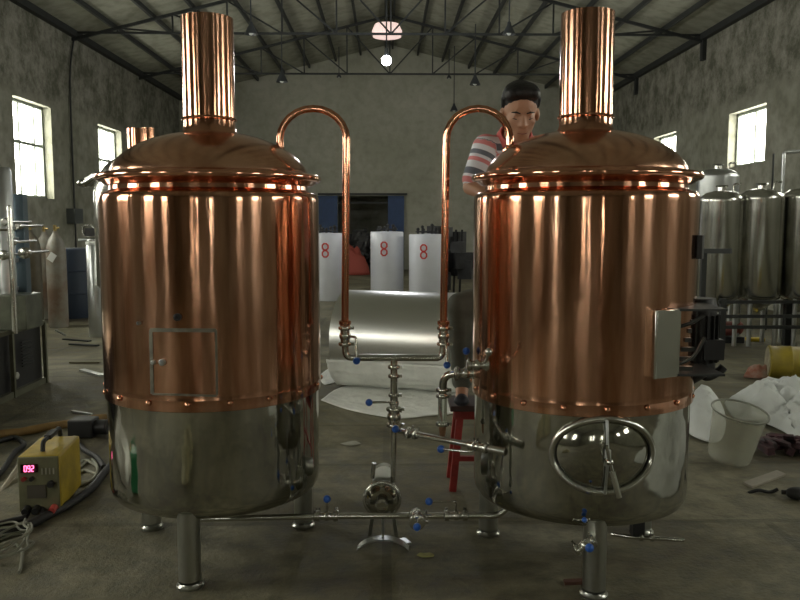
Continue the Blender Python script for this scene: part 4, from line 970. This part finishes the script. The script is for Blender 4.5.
hair = [('e', HP(0,-.030,.052), (.086,.100,.085), HM), ('e', HP(0,-.062,.005), (.080,.065,.085), HM), ('c', HP(-.045,.045,.098), .026, HP(.045,.045,.098), .026), ('e', HP(0,.0,.104), (.078,.080,.034), HM), ('e', HP(-.050,.018,.092), (.032,.045,.034), HM), ('e', HP(.050,.018,.092), (.032,.045,.034), HM),
        ('c', HP(-.076,-.005,.03), .014, HP(-.077,.005,.062), .016), ('c', HP(.076,-.005,.03), .014, HP(.077,.005,.062), .016)]
rem('hair', hair, hairm, man, .005, 2)
# shirt
def toward(a, b_, t_): return a.lerp(b_, t_)
sl_R = toward(shR, elR, .80); sl_L = toward(shL, elL, .80)
sh = [('c', neck0, .080, chest, .130), ('c', neck0+UP*-.01, .072, shR, .066), ('c', neck0+UP*-.01, .072, shL, .066), ('c', shR, .068, sl_R, .058), ('c', shL, .068, sl_L, .058),
      ('c', chest+RT*-.035, .118, waist+RT*-.03, .115), ('c', chest+RT*.045, .118, waist+RT*.03, .115), ('c', waist, .135, pelv+UP*.05, .140)]
sho = rem('polo_shirt', sh, shirt_mat(), man, .008, 4)
me = sho.data; at = me.attributes.new('stripe', 'FLOAT', 'POINT'); base = Vector(man.location)
ar = (elR-shR).normalized(); al = (elL-shL).normalized(); tor = (waist-chest).normalized()
vals = []
for v in me.vertices:
    q = v.co + base; dR = (q-shR); s1 = dR.dot(ar); rad = (dR-ar*s1).length
    if s1 > -.02 and rad < .085 and q.dot(RT) < shR.dot(RT)+.045: val = .62 + s1/.19
    else: val = -.06 + (P(500,131,3.85).z - q.z)/.19
    vals.append(val+5)
at.data.foreach_set('value', vals)
redk = mat('collar_red', (.58,.13,.12), .85)
col = neck0.lerp(HP(0,-.035,-.05), .42)
axn = (HP(0,-.035,-.05)-neck0).normalized()
MB().lathe([(.105,-.070),(.098,-.03),(.080,.025),(.072,.034),(.066,.028),(.080,-.02),(.095,-.070)], col, axis=axn, n=36).build('collar', redk, sho)
tr = [('c', waist-UP*.05, .128, pelv, .138), ('c', hipR, .098, knR, .070), ('c', hipL, .098, knL, .070), ('c', knR, .068, anR+UP*.03, .056), ('c', knL, .068, anL+UP*.03, .056)]
rem('trousers', tr, trous, man, .010, 4)
for an, to in ((anR, toR), (anL, toL)):
    d = (to-an); d.z = 0; d.normalize()
    f0 = Vector((an.x, an.y, bench_top+.035)) - d*.03
    rem('shoe', [('c', f0, .034, f0+d*.15, .030), ('c', f0+UP*.03, .036, f0+d*.07+UP*.01, .034), ('e', f0+d*.15, (.040,.045,.028))], mat('dark_shoe', (.02,.022,.035), .5), man, .006, 2)

# ---------------------------------------------------------------- things just beside the view, seen mirrored in the vessels
sheet('crumpled_cloth', [Vector(v) for v in ((2.15,2.1,0),(2.9,1.9,0),(3.8,2.3,0),(4.0,3.3,0),(3.5,4.3,0),(2.75,4.4,0),(2.3,3.6,0),(2.05,2.9,0))], cloth_w, 'long white cloth mirrored in the right flank of the right vessel steel base', 'cloth', amp=.2, fr=2.6, dome=.08, base=.01, seed=9, sub=30)
sheet('film_heap', [Vector(v) for v in ((-2.1,3.15,0),(-2.6,3.0,0),(-3.1,3.4,0),(-3.2,4.0,0),(-2.7,4.1,0),(-2.35,3.7,0))], film, 'pale crumpled film mirrored at the left edge of the left vessel steel base', 'film', amp=.22, fr=5, dome=.05, base=.01, seed=12, sub=24)
sheet('yellow_rag', [Vector(v) for v in ((-1.5,1.0,0),(-1.3,.8,0),(-1.15,1.2,0),(-1.2,1.7,0),(-1.4,1.6,0))], mat('yellow_rag_cloth', (.55,.50,.30), .8, col2=(.2,.2,.15), scale=9), 'yellowish rag mirrored on the front of the left vessel steel base', 'rag', amp=.12, fr=9, dome=.05, base=.01, seed=4, sub=14)
jc = Vector((-2.02, 2.88, 0)); grn = mat('green_plastic', (.03,.28,.12), .4)
t = thing('green_jerrycan', 'green jerrycan mirrored in the left side of the left vessel steel base', 'jerrycan', jc)
MB().box(jc+UP*.12, (.14,.22,.24)).build('can_body', grn, t, bevel=.02)
MB().tube(fillet([jc+Vector((0,-.07,.23)), jc+Vector((0,-.06,.285)), jc+Vector((0,.05,.285)), jc+Vector((0,.06,.23))], .02), .012).build('handle', grn, t)
MB().cyl(jc+Vector((0,.085,.235)), jc+Vector((0,.085,.265)), .022).build('cap', mat('yellow_cap', (.6,.45,.05), .4), t)
